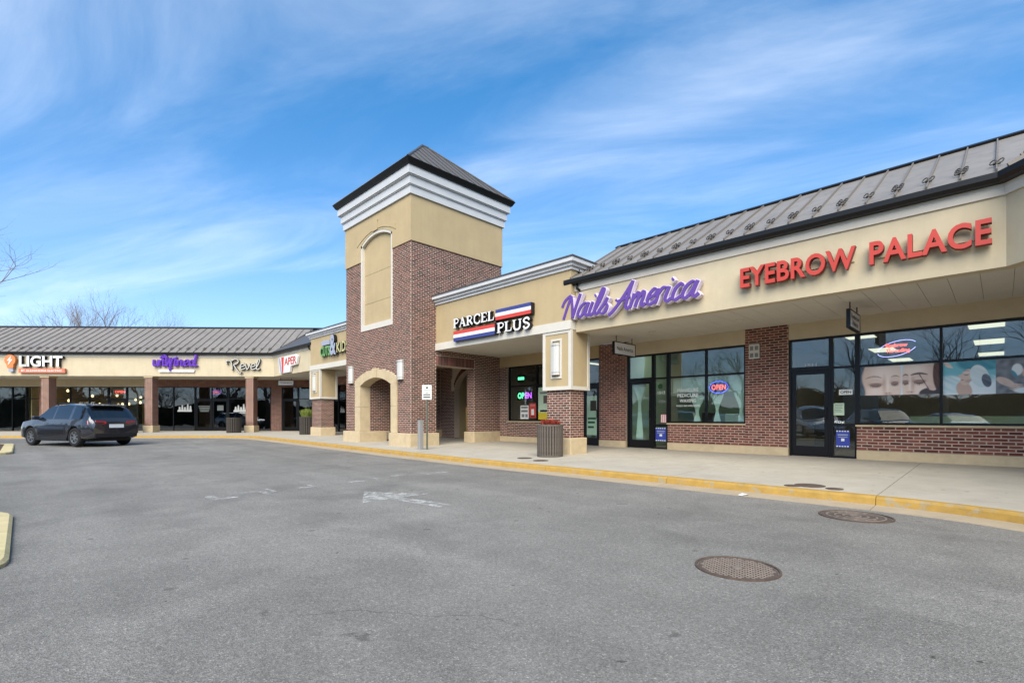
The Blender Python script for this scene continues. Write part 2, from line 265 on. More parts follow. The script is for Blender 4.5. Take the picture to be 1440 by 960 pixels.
# ------------------------------------------------------------------ mesh helpers
class MB:
    def __init__(s): s.v = []; s.f = []; s.mi = []
    def add(s, vs, fs, mi=0):
        o = len(s.v); s.v.extend([tuple(q) for q in vs])
        for f in fs: s.f.append(tuple(i + o for i in f)); s.mi.append(mi)
    def box(s, x0, x1, y0, y1, z0, z1, mi=0):
        s.add([(x0,y0,z0),(x1,y0,z0),(x1,y1,z0),(x0,y1,z0),(x0,y0,z1),(x1,y0,z1),(x1,y1,z1),(x0,y1,z1)],
              [(0,3,2,1),(4,5,6,7),(0,1,5,4),(1,2,6,5),(2,3,7,6),(3,0,4,7)], mi); return s
    def hexa(s, b, t, mi=0):          # bottom and top rings of equal length, closed
        n = len(b); s.add(list(b) + list(t), [tuple(reversed(range(n))), tuple(range(n, 2 * n))] + [(i, (i + 1) % n, n + (i + 1) % n, n + i) for i in range(n)], mi); return s
    def prism_x(s, prof, xl, xr, mi=0):  # profile [(y,z)] swept along x; the ends may be mitred
        fl = xl if callable(xl) else (lambda y: xl); fr = xr if callable(xr) else (lambda y: xr)
        return s.hexa([(fl(y), y, z) for y, z in prof], [(fr(y), y, z) for y, z in prof], mi)
    def prism_y(s, prof, y0, y1, mi=0):  # profile [(x,z)] swept along y
        return s.hexa([(x, y0, z) for x, z in prof], [(x, y1, z) for x, z in prof], mi)
    def tube(s, pts, rad, n=8, mi=0, cap=True):
        pts = [Vector(p) for p in pts]; rings = []
        for i, p in enumerate(pts):
            d = (pts[min(i + 1, len(pts) - 1)] - pts[max(i - 1, 0)]).normalized()
            a = d.orthogonal().normalized() if i == 0 else (a - d * a.dot(d)).normalized()
            b = d.cross(a); r = rad[i] if isinstance(rad, (list, tuple)) else rad
            rings.append([p + (a * math.cos(2 * math.pi * k / n) + b * math.sin(2 * math.pi * k / n)) * r for k in range(n)])
        vs = [q for r_ in rings for q in r_]; fs = []
        for i in range(len(pts) - 1):
            for k in range(n): fs.append((i * n + k, i * n + (k + 1) % n, (i + 1) * n + (k + 1) % n, (i + 1) * n + k))
        if cap: fs.append(tuple(reversed(range(n)))); fs.append(tuple((len(pts) - 1) * n + k for k in range(n)))
        s.add(vs, fs, mi); return s
    def lathe(s, prof, n=24, c=(0, 0, 0), mi=0, cap=True):   # [(r,z)] about z
        vs = []; fs = []
        for r_, z in prof:
            for k in range(n): t = 2 * math.pi * k / n; vs.append((c[0] + r_ * math.cos(t), c[1] + r_ * math.sin(t), c[2] + z))
        for i in range(len(prof) - 1):
            for k in range(n): fs.append((i * n + k, i * n + (k + 1) % n, (i + 1) * n + (k + 1) % n, (i + 1) * n + k))
        if cap: fs.append(tuple(reversed(range(n)))); fs.append(tuple((len(prof) - 1) * n + k for k in range(n)))
        s.add(vs, fs, mi); return s
    def ribbon(s, pts, w, y0, depth, mi=0, nib=None):  # flat stroke in the xz plane, front at y0, thick towards +y
        n = len(pts); Lf = []; Rt = []
        for i in range(n):
            a = pts[max(i - 1, 0)]; b = pts[min(i + 1, n - 1)]; dx, dz = b[0] - a[0], b[1] - a[1]; l = math.hypot(dx, dz) or 1
            nx, nz = -dz / l, dx / l; ww = w / 2
            if nib is not None: ww *= 0.45 + 0.6 * abs(math.sin(math.atan2(dz, dx) - nib))
            t = y0 + 0.004 * i / n
            Lf.append((pts[i][0] + nx * ww, t, pts[i][1] + nz * ww)); Rt.append((pts[i][0] - nx * ww, t, pts[i][1] - nz * ww))
        bk = lambda q: (q[0], y0 + depth, q[2])
        vs = Lf + Rt + [bk(q) for q in Lf] + [bk(q) for q in Rt]; fs = []
        for i in range(n - 1):
            fs += [(i, n + i, n + i + 1, i + 1), (2*n + i, 2*n + i + 1, 3*n + i + 1, 3*n + i), (i, i + 1, 2*n + i + 1, 2*n + i), (n + i, 3*n + i, 3*n + i + 1, n + i + 1)]
        fs += [(0, 2*n, 3*n, n), (n - 1, 2*n - 1, 4*n - 1, 3*n - 1)]
        s.add(vs, fs, mi); return s
    def build(s, name, mats, parent=None, smooth=False, kind=None, bevel=0.0, recalc=True):
        me = bpy.data.meshes.new(name); me.from_pydata(s.v, [], s.f)
        ms = mats if isinstance(mats, (list, tuple)) else [mats]
        for q in ms: me.materials.append(MATS[q])
        me.polygons.foreach_set('material_index', s.mi)
        if recalc or bevel:
            bm = bmesh.new(); bm.from_mesh(me)
            if bevel: bmesh.ops.bevel(bm, geom=[e for e in bm.edges if len(e.link_faces) == 2 and e.calc_face_angle(0) > 0.6], offset=bevel, segments=2, affect='EDGES', profile=0.6)
            bmesh.ops.recalc_face_normals(bm, faces=bm.faces); bm.to_mesh(me); bm.free()
        if smooth: me.polygons.foreach_set('use_smooth', [True] * len(me.polygons))
        me.update()
        o = bpy.data.objects.new(name, me); COL.objects.link(o)
        if parent: o.parent = parent
        if kind: o['kind'] = kind
        return o
def box(name, m, parent, *d, bevel=0.0): return MB().box(*d).build(name, m, parent, bevel=bevel)
def thing(name, label, cat, loc=(0, 0, 0), rz=0.0, group=None):
    o = bpy.data.objects.new(name, None); COL.objects.link(o); o.empty_display_size = 0.2
    o.location = loc; o.rotation_euler = (0, 0, rz); o['label'] = label; o['category'] = cat
    if group: o['group'] = group
    return o
def tag(o, label, cat, group=None):
    o['label'] = label; o['category'] = cat
    if group: o['group'] = group
    return o
def structure(o): o['kind'] = 'structure'; return o
def empty_structure(name):
    o = bpy.data.objects.new(name, None); COL.objects.link(o); o['kind'] = 'structure'; return o
def sm(x): x = max(0.0, min(1.0, x)); return x * x * (3 - 2 * x)
def depth(x, y): return (-x + y) * 0.70710678
def g(x, y): return 0.14 * sm((depth(x, y) - 12) / 15)      # the lot rises slightly to the far wing

def bricks(out, origin, ux, n, w, z0, z1, cut=None, L=0.197, H=0.0545, mx=0.2135, mz=0.0677, proud=0.006, phase=0.0):
    """collect bricks on a vertical face: (centre, ux, n, length, height, proud)"""
    ox, oy = origin; rows = int(round((z1 - z0) / mz)); mz = (z1 - z0) / max(rows, 1)
    for r_ in range(rows):
        zc = z0 + (r_ + 0.5) * mz; free = [(0.0, w)]
        for (a, b) in (cut(zc) if cut else []):
            nf = []
            for (p, q) in free:
                if b <= p or a >= q: nf.append((p, q)); continue
                if a > p: nf.append((p, a))
                if b < q: nf.append((b, q))
            free = nf
        for (p, q) in free:
            x = -mx * (0.5 if (r_ % 2) else 0.0) - phase
            while x < q:
                a, b = max(x, p), min(x + L, q); x += mx
                if b - a < 0.03: continue
                c = (a + b) / 2
                out.append((ox + ux[0] * c, oy + ux[1] * c, zc, ux, n, b - a, H, proud + random.uniform(-0.002, 0.002)))
def brick_geom(mb, b):
    x, y, z, ux, n, l, h, pr = b; hl = l / 2; hh = h / 2
    def P(a, d, c): return (x + ux[0] * a + n[0] * d, y + ux[1] * a + n[1] * d, z + c)
    e = 0.004
    mb.add([P(-hl, -.02, -hh), P(hl, -.02, -hh), P(hl, -.02, hh), P(-hl, -.02, hh), P(-hl + e, pr, -hh + e), P(hl - e, pr, -hh + e), P(hl - e, pr, hh - e), P(-hl + e, pr, hh - e)],
           [(4, 5, 6, 7), (0, 1, 5, 4), (1, 2, 6, 5), (2, 3, 7, 6), (3, 0, 4, 7)])
def lay_bricks(lst, parent, m, singles=0):
    lst = list(lst)
    if singles:
        def key(b):
            d = depth(b[0], b[1]); return d if (b[0] + b[1]) * 0.7071 / max(d, .1) < 1.08 else d + 50
        lst.sort(key=key); cache = {}
        for b in lst[:singles]:
            k = (round(b[5], 3), b[3], b[4])
            if k not in cache:
                q = MB(); brick_geom(q, (0, 0, 0, b[3], b[4], b[5], b[6], 0.006)); me_o = q.build('brick', m, parent); cache[k] = me_o.data; o = me_o
            else:
                o = bpy.data.objects.new('brick', cache[k]); COL.objects.link(o); o.parent = parent
            o.location = (b[0] + b[4][0] * (b[7] - .006), b[1] + b[4][1] * (b[7] - .006), b[2])
        lst = lst[singles:]
    if lst:
        q = MB()
        for b in lst: brick_geom(q, b)
        q.build('brick_courses', m, parent, kind='stuff')

# text with the built-in outline font -> mesh in the xz plane, facing -y
def text_mesh(s, w=None, h=None, ext=0.0, bold=0.0, shear=0.0, spacing=1.0, align='LEFT', line=1.0):
    c = bpy.data.curves.new('t', 'FONT'); c.body = s; c.extrude = 0.0; c.offset = bold; c.shear = shear; c.space_character = spacing; c.align_x = align; c.space_line = line; c.resolution_u = 4
    o = bpy.data.objects.new('t', c); COL.objects.link(o); dg = bpy.context.evaluated_depsgraph_get(); dg.update()
    me = bpy.data.meshes.new_from_object(o.evaluated_get(dg)); bpy.data.objects.remove(o); bpy.data.curves.remove(c)
    bm = bmesh.new(); bm.from_mesh(me); bpy.data.meshes.remove(me)
    xs = [v.co.x for v in bm.verts]; ys = [v.co.y for v in bm.verts]; x0, x1, y0, y1 = min(xs), max(xs), min(ys), max(ys)
    sx = w / (x1 - x0) if w else None; sy = h / (y1 - y0) if h else None; sx = sx or sy; sy = sy or sx
    for v in bm.verts: v.co = Vector(((v.co.x - x0) * sx, 0, (v.co.y - y0) * sy))
    bmesh.ops.remove_doubles(bm, verts=bm.verts, dist=1e-5)
    return bm
def islands(bm):
    seen = set(); res = []
    for f in bm.faces:
        if f in seen: continue
        st = [f]; seen.add(f); isl = []
        while st:
            q = st.pop(); isl.append(q)
            for e in q.edges:
                for k in e.link_faces:
                    if k not in seen: seen.add(k); st.append(k)
        res.append(isl)
    return res
def solid_letters(parent, s, x, y, z, w, h, ext, m_front, m_side, bold=0.0, shear=0.0, spacing=1.0, name='letter'):
    """each letter its own child; front face at y-ext"""
    bm = text_mesh(s, w, h, bold=bold, shear=shear, spacing=spacing)
    for isl in islands(bm):
        vm = {}; vs = []; fs = []; mi = []
        for f in isl:
            for v in f.verts:
                if v not in vm: vm[v] = len(vs); vs.append((v.co.x + x, y - ext, v.co.z + z))
        n = len(vs); vs += [(a, y, c) for a, b, c in vs]
        for f in isl:
            fs.append(tuple(vm[v] for v in f.verts)); mi.append(0)
            for e in f.edges:
                if len(e.link_faces) == 1: a, b = (vm[v] for v in e.verts); fs.append((a, b, b + n, a + n)); mi.append(1)
        me = bpy.data.meshes.new(name); me.from_pydata(vs, [], fs); me.materials.append(MATS[m_front]); me.materials.append(MATS[m_side]); me.polygons.foreach_set('material_index', mi)
        b2 = bmesh.new(); b2.from_mesh(me); bmesh.ops.recalc_face_normals(b2, faces=b2.faces); b2.to_mesh(me); b2.free()
        o = bpy.data.objects.new(name, me); COL.objects.link(o); o.parent = parent
    bm.free()
def flat_text(parent, s, x, y, z, w, h, m, name='lettering', bold=0.0, axis='x', align='LEFT', line=1.0, shear=0):
    bm = text_mesh(s, w, h, bold=bold, align=align, line=line, shear=shear)
    for v in bm.verts:
        c = v.co.copy(); v.co = Vector((c.x + x, y, c.z + z)) if axis == 'x' else Vector((x, c.x + y, c.z + z))
    me = bpy.data.meshes.new(name); bm.to_mesh(me); bm.free(); me.materials.append(MATS[m]); o = bpy.data.objects.new(name, me); COL.objects.link(o)
    if parent: o.parent = parent
    return o
def smooth_path(p, k=6, closed=False):
    if len(p) < 3: return p
    r_ = []
    for i in range(len(p) - 1):
        a = p[max(i - 1, 0)]; b = p[i]; c = p[i + 1]; d = p[min(i + 2, len(p) - 1)]
        for j in range(k):
            t = j / k; r_.append(tuple(0.5 * (2*b[q] + (c[q] - a[q]) * t + (2*a[q] - 5*b[q] + 4*c[q] - d[q]) * t*t + (3*b[q] - a[q] - 3*c[q] + d[q]) * t**3) for q in (0, 1)))
    r_.append(p[-1]); return r_

# ------------------------------------------------------------------ ground
def sheet(name, m, x0, x1, y0, y1, step, zf):
    nx = int((x1 - x0) / step) + 1; ny = int((y1 - y0) / step) + 1; vs = []; fs = []
    for j in range(ny + 1):
        for i in range(nx + 1): x = x0 + (x1 - x0) * i / nx; y = y0 + (y1 - y0) * j / ny; vs.append((x, y, zf(x, y)))
    for j in range(ny):
        for i in range(nx): a = j * (nx + 1) + i; fs.append((a, a + 1, a + nx + 2, a + nx + 1))
    q = MB(); q.add(vs, fs); return q.build(name, m)
structure(sheet('ground', 'grass', -900, 900, -900, 900, 90, lambda x, y: -0.25))
structure(sheet('parking_lot', 'asphalt', -75, 45, -62, 22, 1.5, lambda x, y: g(x, y)))

# kerb line: far wing -> bend -> main run -> bend -> near wing
T47 = R(47)
dL = (math.cos(T47), math.sin(T47)); dR = (0.70710678, -0.70710678)
def fillet(p, d0, d1, rad, n=10):
    a0 = math.atan2(d0[1], d0[0]); a1 = math.atan2(d1[1], d1[0]); turn = a1 - a0; tl = rad * math.tan(abs(turn) / 2)
    s_ = (p[0] - d0[0] * tl, p[1] - d0[1] * tl); sg = 1 if turn > 0 else -1; c = (s_[0] - d0[1] * rad * sg, s_[1] + d0[0] * rad * sg); r_ = []
    for i in range(n + 1): a = a0 + turn * i / n; r_.append((c[0] + math.sin(a) * rad * sg, c[1] - math.cos(a) * rad * sg, a))
    return r_
def kerb_path():
    f1 = fillet((-28.6, 8.5), dL, (1, 0), 5.0); f2 = fillet((0.15, 8.5), (1, 0), dR, 3.4); pts = []
    for i in range(26, 0, -1): pts.append((f1[0][0] - dL[0] * i, f1[0][1] - dL[1] * i, T47))
    pts += f1; x = f1[-1][0] + 1.0
    while x < f2[0][0] - 0.4: pts.append((x, 8.5, 0.0)); x += 1.0
    pts += f2
    for i in range(1, 11): pts.append((f2[-1][0] + dR[0] * i, f2[-1][1] + dR[1] * i, R(-45)))
    return pts
KP = kerb_path()
def off(p, d): return (p[0] - math.sin(p[2]) * d, p[1] + math.cos(p[2]) * d)
def wall_dist(p): return 5.95 + 1.35 * (p[2] / T47 if p[2] > 0 else 0)
def wall_z(x, y): return 0.26 + 0.06 * sm((depth(x, y) - 18) / 12)
kerb = empty_structure('kerb'); gutterpan = empty_structure('gutter_pan'); walk = empty_structure('sidewalk')
def runs():
    # groups of stations between joints of about three metres
    acc = 0.0; cur = [KP[0]]; res = []
    for a, b in zip(KP, KP[1:]):
        acc += math.hypot(b[0] - a[0], b[1] - a[1]); cur.append(b)
        if acc >= 2.95: res.append(cur); cur = [b]; acc = 0.0
    if len(cur) > 1: res.append(cur)
    return res
def strip(path, prof, gap=0.006):
    """prof(p) -> ring of (offset, z); shrink the ends for a joint"""
    q = MB(); rings = []
    for i, p in enumerate(path):
        if i == 0: nb = path[1]; t = gap
        elif i == len(path) - 1: nb = path[-2]; t = gap
        else: nb = p; t = 0
        l = math.hypot(nb[0] - p[0], nb[1] - p[1]) or 1
        pp = (p[0] + (nb[0] - p[0]) / l * t, p[1] + (nb[1] - p[1]) / l * t, p[2])
        rings.append([(*off(pp, d), z) for d, z in prof(pp)])
    n = len(rings[0]); vs = [v for r_ in rings for v in r_]; fs = []
    for i in range(len(rings) - 1):
        for k in range(n): fs.append((i*n + k, i*n + (k + 1) % n, (i + 1)*n + (k + 1) % n, (i + 1)*n + k))
    fs.append(tuple(reversed(range(n)))); fs.append(tuple((len(rings) - 1) * n + k for k in range(n))); q.add(vs, fs); return q
for seg in runs():
    jz = random.uniform(-0.003, 0.003)
    def kprof(p): z = g(p[0], p[1]) + jz; return [(0.0, z - 0.2), (0.0, z + 0.02), (0.015, z + 0.105), (0.03, z + 0.13), (0.055, z + 0.14), (0.155, z + 0.142), (0.155, z - 0.2)]
    strip(seg, kprof, 0.004).build('kerb_stone', 'curb_yellow', kerb)
    def gprof(p): z = g(p[0], p[1]); return [(-0.40, z - 0.15), (-0.40, z + 0.006), (-0.003, z + 0.022), (-0.003, z - 0.15)]
    strip(seg, gprof, 0.004).build('gutter_slab', 'gutter_concrete', gutterpan)
    def sprof(p):
        z = g(p[0], p[1]); d = wall_dist(p); e = off(p, d); return [(0.16, z - 0.05), (0.16, z + 0.139), (0.18, z + 0.143), (d, wall_z(*e)), (d, z - 0.05)]
    strip(seg, sprof, 0.006).build('paving_slab', 'concrete', walk)
# floor of the covered passage through the tower
box('paving_slab', 'concrete', walk, -19.8, -14.95, 14.42, 18.2, 0.0, 0.268)

# parking islands on the lot side of the lane
def island(m_, x0, x1, y0, y1, parent):
    def ring(e):      # rounded rectangle, inset by e
        r_ = max(.55 - e, .1); pts = []
        for cx_, cy_, a0 in ((x1 - e - r_, y1 - e - r_, 0), (x0 + e + r_, y1 - e - r_, 90), (x0 + e + r_, y0 + e + r_, 180), (x1 - e - r_, y0 + e + r_, 270)):
            for k in range(7): a = R(a0 + 15 * k); pts.append((cx_ + r_ * math.cos(a), cy_ + r_ * math.sin(a)))
        return pts
    rings = [(ring(0), -.1), (ring(0), .03), (ring(.03), .055), (ring(.30), .06), (ring(.30), .0)]; n = len(rings[0][0]); gz = g((x0 + x1) / 2, y1); q = MB(); vs = []; fs = []
    for a, z in rings: vs += [(p[0], p[1], gz + z) for p in a]
    for l in range(4):
        for k in range(n): fs.append((l*n + k, l*n + (k + 1) % n, (l + 1)*n + (k + 1) % n, (l + 1)*n + k))
    q.add(vs, fs); q.build('island_kerb', 'island_concrete', parent)
    q = MB(); q.add([(p[0], p[1], gz + 0.045) for p in ring(.30)], [tuple(range(n))]); q.build('island_soil', m_, parent)
isl = empty_structure('parking_island'); island('mulch', -9.25, -5.55, -1.35, -.08, isl)
isl = empty_structure('parking_island'); island('mulch', -30.5, -22.9, -3.6, -.22, isl)

# ------------------------------------------------------------------ shared building pieces
W = 14.13      # storefront wall plane
def storefront(parent, y, xs, zsill, zhead, zbar=None, glass='glass', frame='frame_black', t=0.05, d=0.11):
    """fixed glazing: a window with its frame and one pane for each opening"""
    win = MB()
    win.box(xs[0], xs[-1], y, y + d, zsill, zsill + t); win.box(xs[0], xs[-1], y, y + d, zhead - t, zhead)
    for i, x in enumerate(xs):
        a = x if i == 0 else x - t / 2
        if i == len(xs) - 1: a = x - t
        win.box(a, a + t, y - 0.002, y + d - 0.004, zsill + 0.001, zhead - 0.001)
    rows = [(zsill + t, zhead - t)]
    if zbar:
        for i in range(len(xs) - 1): win.box(xs[i] + t * 0.4, xs[i + 1] - t * 0.4, y + 0.002, y + d - 0.006, zbar - t / 2, zbar + t / 2)
        rows = [(zsill + t, zbar - t / 2), (zbar + t / 2, zhead - t)]
    o = win.build('window', frame, parent)
    for i in range(len(xs) - 1):
        for (a, b) in rows: box('pane', glass, o, xs[i] + 0.02, xs[i + 1] - 0.02, y + d * 0.45, y + d * 0.45 + 0.006, a - 0.01, b + 0.01)
    return o
def door(parent, y, x0, x1, z0, z1, glass='glass', hinge_right=False, handle=True):
    d = MB(); st = 0.09
    d.box(x0 - 0.045, x0, y - 0.004, y + 0.11, z0, z1 + 0.05); d.box(x1, x1 + 0.045, y - 0.004, y + 0.11, z0, z1 + 0.05); d.box(x0, x1, y - 0.002, y + 0.108, z1, z1 + 0.048)
    a, b = x0 + 0.008, x1 - 0.008
    d.box(a, a + st, y + 0.02, y + 0.065, z0 + 0.012, z1 - 0.006); d.box(b - st, b, y + 0.02, y + 0.065, z0 + 0.012, z1 - 0.006)
    d.box(a + st, b - st, y + 0.021, y + 0.064, z1 - 0.10, z1 - 0.007); d.box(a + st, b - st, y + 0.021, y + 0.064, z0 + 0.013, z0 + 0.27)
    o = d.build('door', 'frame_black', parent)
    box('pane', glass, o, a + st - 0.01, b - st + 0.01, y + 0.04, y + 0.046, z0 + 0.26, z1 - 0.09)
    if handle:
        hx = (a + st / 2) if hinge_right else (b - st / 2); h = MB()
        h.tube([(hx, y + 0.02, z0 + 0.95), (hx, y - 0.05, z0 + 0.95), (hx, y - 0.05, z0 + 1.25), (hx, y + 0.02, z0 + 1.25)], 0.012, 6); h.build('handle', 'frame_black', o, smooth=False)
    return o
def room(parent, x0, x1, y0, dep, z0, z1, wall, ceil='ceiling_int', floor='floor_int'):
    q = MB(); t = 0.06
    q.box(x0, x1, y0 + dep, y0 + dep + t, z0, z1); q.box(x0 - t, x0, y0, y0 + dep, z0, z1); q.box(x1, x1 + t, y0, y0 + dep, z0, z1); q.build('interior_wall', wall, parent)
    box('interior_ceiling', ceil, parent, x0, x1, y0, y0 + dep, z1, z1 + t); box('interior_floor', floor, parent, x0, x1, y0, y0 + dep, z0 - t, z0)
def seams(roof, x0, x1, ya, za, yb, zb, sp, m, clip=None, guards=False, gstart=0):
    """standing seams running up a roof plane"""
    n = int((x1 - x0) / sp); ln = math.hypot(yb - ya, zb - za); ny, nz = -(zb - za) / ln, (yb - ya) / ln; hgt = 0.045
    base = None; gd = [None, None]
    for i in range(n + 1):
        x = x0 + i * sp; a, b = ya, yb
        if clip:
            a, b = clip(x)
            if b - a < 0.1: continue
        fz = lambda y: za + (zb - za) * (y - ya) / (yb - ya)
        q = MB(); q.hexa([(x - .014, a, fz(a)), (x + .014, a, fz(a)), (x + .009, a + ny*hgt, fz(a) + nz*hgt), (x - .009, a + ny*hgt, fz(a) + nz*hgt)],
                         [(x - .014, b, fz(b)), (x + .014, b, fz(b)), (x + .009, b + ny*hgt, fz(b) + nz*hgt), (x - .009, b + ny*hgt, fz(b) + nz*hgt)])
        q.build('seam', m, roof)
        if guards:
            two = (i + gstart) % 2
            y = ya + (0.30 if two else 0.36)
            if y > b - .1 or y < a: continue
            for k in range(1 + two):
                yy = y + k * 0.13; zz = fz(yy)
                if gd[0] is None:
                    s_ = MB(); uy, uz = (yb - ya) / ln, (zb - za) / ln
                    def P(px, al, up): return (px, al * uy + up * ny, al * uz + up * nz)
                    for sg in (-1, 1):
                        c = []
                        for t_ in range(9): an = math.pi * 2 * t_ / 8; c.append(P(sg * 0.045 + 0.038 * math.cos(an), 0.022 * math.sin(an) , 0.075 + 0.030 * math.sin(an + 0.6)))
                        s_.tube(c, 0.011, 5, cap=False)
                    s_.tube([P(-.045, 0, .045), P(.045, 0, .045)], 0.022, 6); s_.tube([P(0, -.03, .05), P(0, .03, .05)], 0.018, 6)
                    o = s_.build('snow_guard', 'roof_dark', roof, smooth=True); gd[0] = o.data
                else:
                    o = bpy.data.objects.new('snow_guard', gd[0]); COL.objects.link(o); o.parent = roof
                o.location = (x, yy, zz)
def soffit_boards(parent, x0, x1, y0, y1, z, w=0.41, yl=None):
    n = max(1, int(round((x1 - x0) / w))); w = (x1 - x0) / n
    for i in range(n): box('soffit_board', 'soffit', parent, x0 + i*w + .003, x0 + (i + 1)*w - .003, y0, y1, z + random.uniform(0, .002), z + .03)
T22 = math.tan(R(22.5)); T23 = math.tan(R(23.5))

# ------------------------------------------------------------------ building A: nail salon + brow shop (main run)
A = thing('shop_building', 'cream shop row with grey metal roof holding the nail salon and red lettered brow shop', 'building')
br = []
core = MB()
for (x0, x1, z0, z1) in ((-9.86, -8.80, .47, 3.74), (-7.32, -5.02, .47, 1.03), (-5.02, -3.94, .47, 3.68), (-2.46, 1.30, .47, 1.03)):
    box('wall', 'mortar_red', A, x0 + .002, x1 - .002, W, W + .25, z0, z1)
    bricks(br, (x0, W), (1, 0), (0, -1), x1 - x0, z0, z1)
lay_bricks(br, A, 'brick_red', singles=300)
for (x0, x1) in ((-9.86, -8.80), (-7.32, -3.94), (-2.46, 1.32)): box('stone_base', 'stone', A, x0, x1, W - .025, W + .24, .1, .465, bevel=.008)
for (x0, x1) in ((-7.34, -5.0), (-2.48, 1.3)): box('window_sill', 'stone', A, x0, x1, W - .035, W + .06, 1.031, 1.072)
for (x0, x1) in ((-8.80, -5.02), (-3.94, 1.32)): box('stucco_header', 'stucco_cream', A, x0 + .001, x1 - .001, W + .012, W + .25, 3.265, 3.70)
# nail salon glazing
YF = W + .06
door(A, YF, -8.73, -7.90, .25, 2.42)
storefront(A, YF, [-8.78, -7.85], 2.47, 3.262)
s1 = storefront(A, YF, [-7.85, -7.34], .25, 3.262, 2.48); MB().box(-7.81, -7.38, YF + .004, YF + .1, .96, 1.03).build('transom_bar', 'frame_black', s1)
storefront(A, YF, [-7.34, -6.15, -5.02], 1.074, 3.262, 2.48)
# brow shop glazing
door(A, YF, -3.88, -3.05, .25, 2.44)
storefront(A, YF, [-3.94, -3.0], 2.49, 3.262)
s1 = storefront(A, YF, [-3.0, -2.46], .25, 3.262, 2.48); MB().box(-2.96, -2.50, YF + .004, YF + .1, 1.03, 1.10).build('transom_bar', 'frame_black', s1)
storefront(A, YF, [-2.46, -.94, .56, 1.30], 1.074, 3.262, 2.48)
room(A, -8.95, -4.55, W + .26, 5.2, .26, 3.80, 'wall_green'); room(A, -4.42, 2.6, W + .26, 10.5, .26, 3.34, 'wall_brown')
def troffers(parent, spots, z, sx=.6, sy=1.2):
    for (x, y) in spots: box('ceiling_or_fill_light', 'light_panel', parent, x - sx/2, x + sx/2, y - sy/2, y + sy/2, z - .012, z - .002)
troffers(A, [(-2.6, 15.15), (-2.6, 18.9), (-2.6, 22.6), (-.25, 15.3), (-.25, 18.9), (-.25, 22.6), (1.9, 17.0)], 3.34, .6, 1.15)
for x_ in (-3.4, -1.6, .2, 2.0): box('ceiling_or_fill_light', 'fill_panel_bright', A, x_ - .7, x_ + .7, W + .30, W + .56, 3.328, 3.338)  # fill strips hidden behind the window head, added to brighten the brow shop
box('counter', 'paper_mint', A, -1.8, 1.6, 17.4, 17.9, .26, 1.28); box('mirror_panel', 'grey_blue', A, -3.9, -2.9, W + 6.0, W + 6.06, 1.1, 2.5); box('partition', 'wall_brown', A, -4.4, 2.6, W + 6.1, W + 6.2, .26, 2.45)
for x_ in (-3.6, -2.5): box('styling_chair', 'wall_dark', A, x_ - .3, x_ + .3, 16.4, 17.0, .26, 1.15, bevel=.06)
for x_ in (-7.8, -5.9): box('ceiling_or_fill_light', 'fill_panel_bright', A, x_ - .6, x_ + .6, 15.3, 15.9, 3.788, 3.798)  # out-of-view fill panels, added so the green salon interior shows
# fascia, trim, gutter, soffit
FA = 11.10
MB().prism_x([(FA, 3.66), (FA + .25, 3.66), (FA + .25, 4.97), (FA, 4.97)], -8.54, lambda y: .05 + (y - FA) * T22).build('fascia', 'stucco_cream', A)
MB().prism_x([(FA - .035, 4.80), (FA - .002, 4.80), (FA - .002, 4.972), (FA - .06, 4.972), (FA - .06, 4.90)], -8.55, lambda y: .05 + (y - FA) * T22).build('fascia_trim', 'trim_white', A)
MB().prism_x([(FA - .07, 4.975), (FA - .19, 4.975), (FA - .24, 5.03), (FA - .24, 5.12), (FA - .05, 5.12)], -8.80, lambda y: .05 + (y - FA) * T22).build('gutter', 'gutter_black', A)
soffit_boards(A, -8.50, .15, FA + .255, W + .01, 3.665); 
MB().prism_x([(FA + .255, 3.665), (W + .01, 3.665), (W + .01, 3.69), (FA + .255, 3.69)], .153, lambda y: .05 + (y - FA) * T22).build('soffit_board', 'soffit', A)
q = MB(); q.lathe([(.10, 0), (.10, .02), (.09, .02)], 20, (-4.6, 12.6, 3.648)); q.build('downlight', 'trim_white', A)
q = MB(); q.lathe([(.10, 0), (.10, .02), (.09, .02)], 20, (-7.0, 12.6, 3.648)); q.build('downlight', 'trim_white', A)
# roof
ya, za, yb, zb = FA - .22, 5.13, 13.5, 6.67
va = lambda y: .05 + (y - FA) * T22
roof = MB().prism_x([(ya, za), (yb, zb), (yb, zb - .06), (ya, za - .03)], -8.72, va).build('roof', 'roof_metal', A)
seams(roof, -8.56, 1.0, ya, za, yb, zb, .425, 'roof_seam', clip=lambda x: (max(ya, FA + (x - .05) / T22) if x > -.05 else ya, yb), guards=True)
MB().prism_x([(yb - .10, zb + .0), (yb + .05, zb + .085), (yb + .05, zb - .1), (yb - .02, zb - .1)], -8.74, va).build('ridge_cap', 'gutter_black', A)
MB().prism_x([(yb + .052, 5.3), (yb + .052, zb - .05), (26, 5.35), (26, 5.3)], -8.5, 6.0).build('rear_roof', 'roof_dark', A)
q = MB(); q.tube([(-8.42, FA - .10, 4.98), (-8.42, FA - .11, 4.86), (-8.37, FA - .03, 4.80)], .035, 8); q.build('downspout_elbow', 'gutter_black', A, smooth=True)

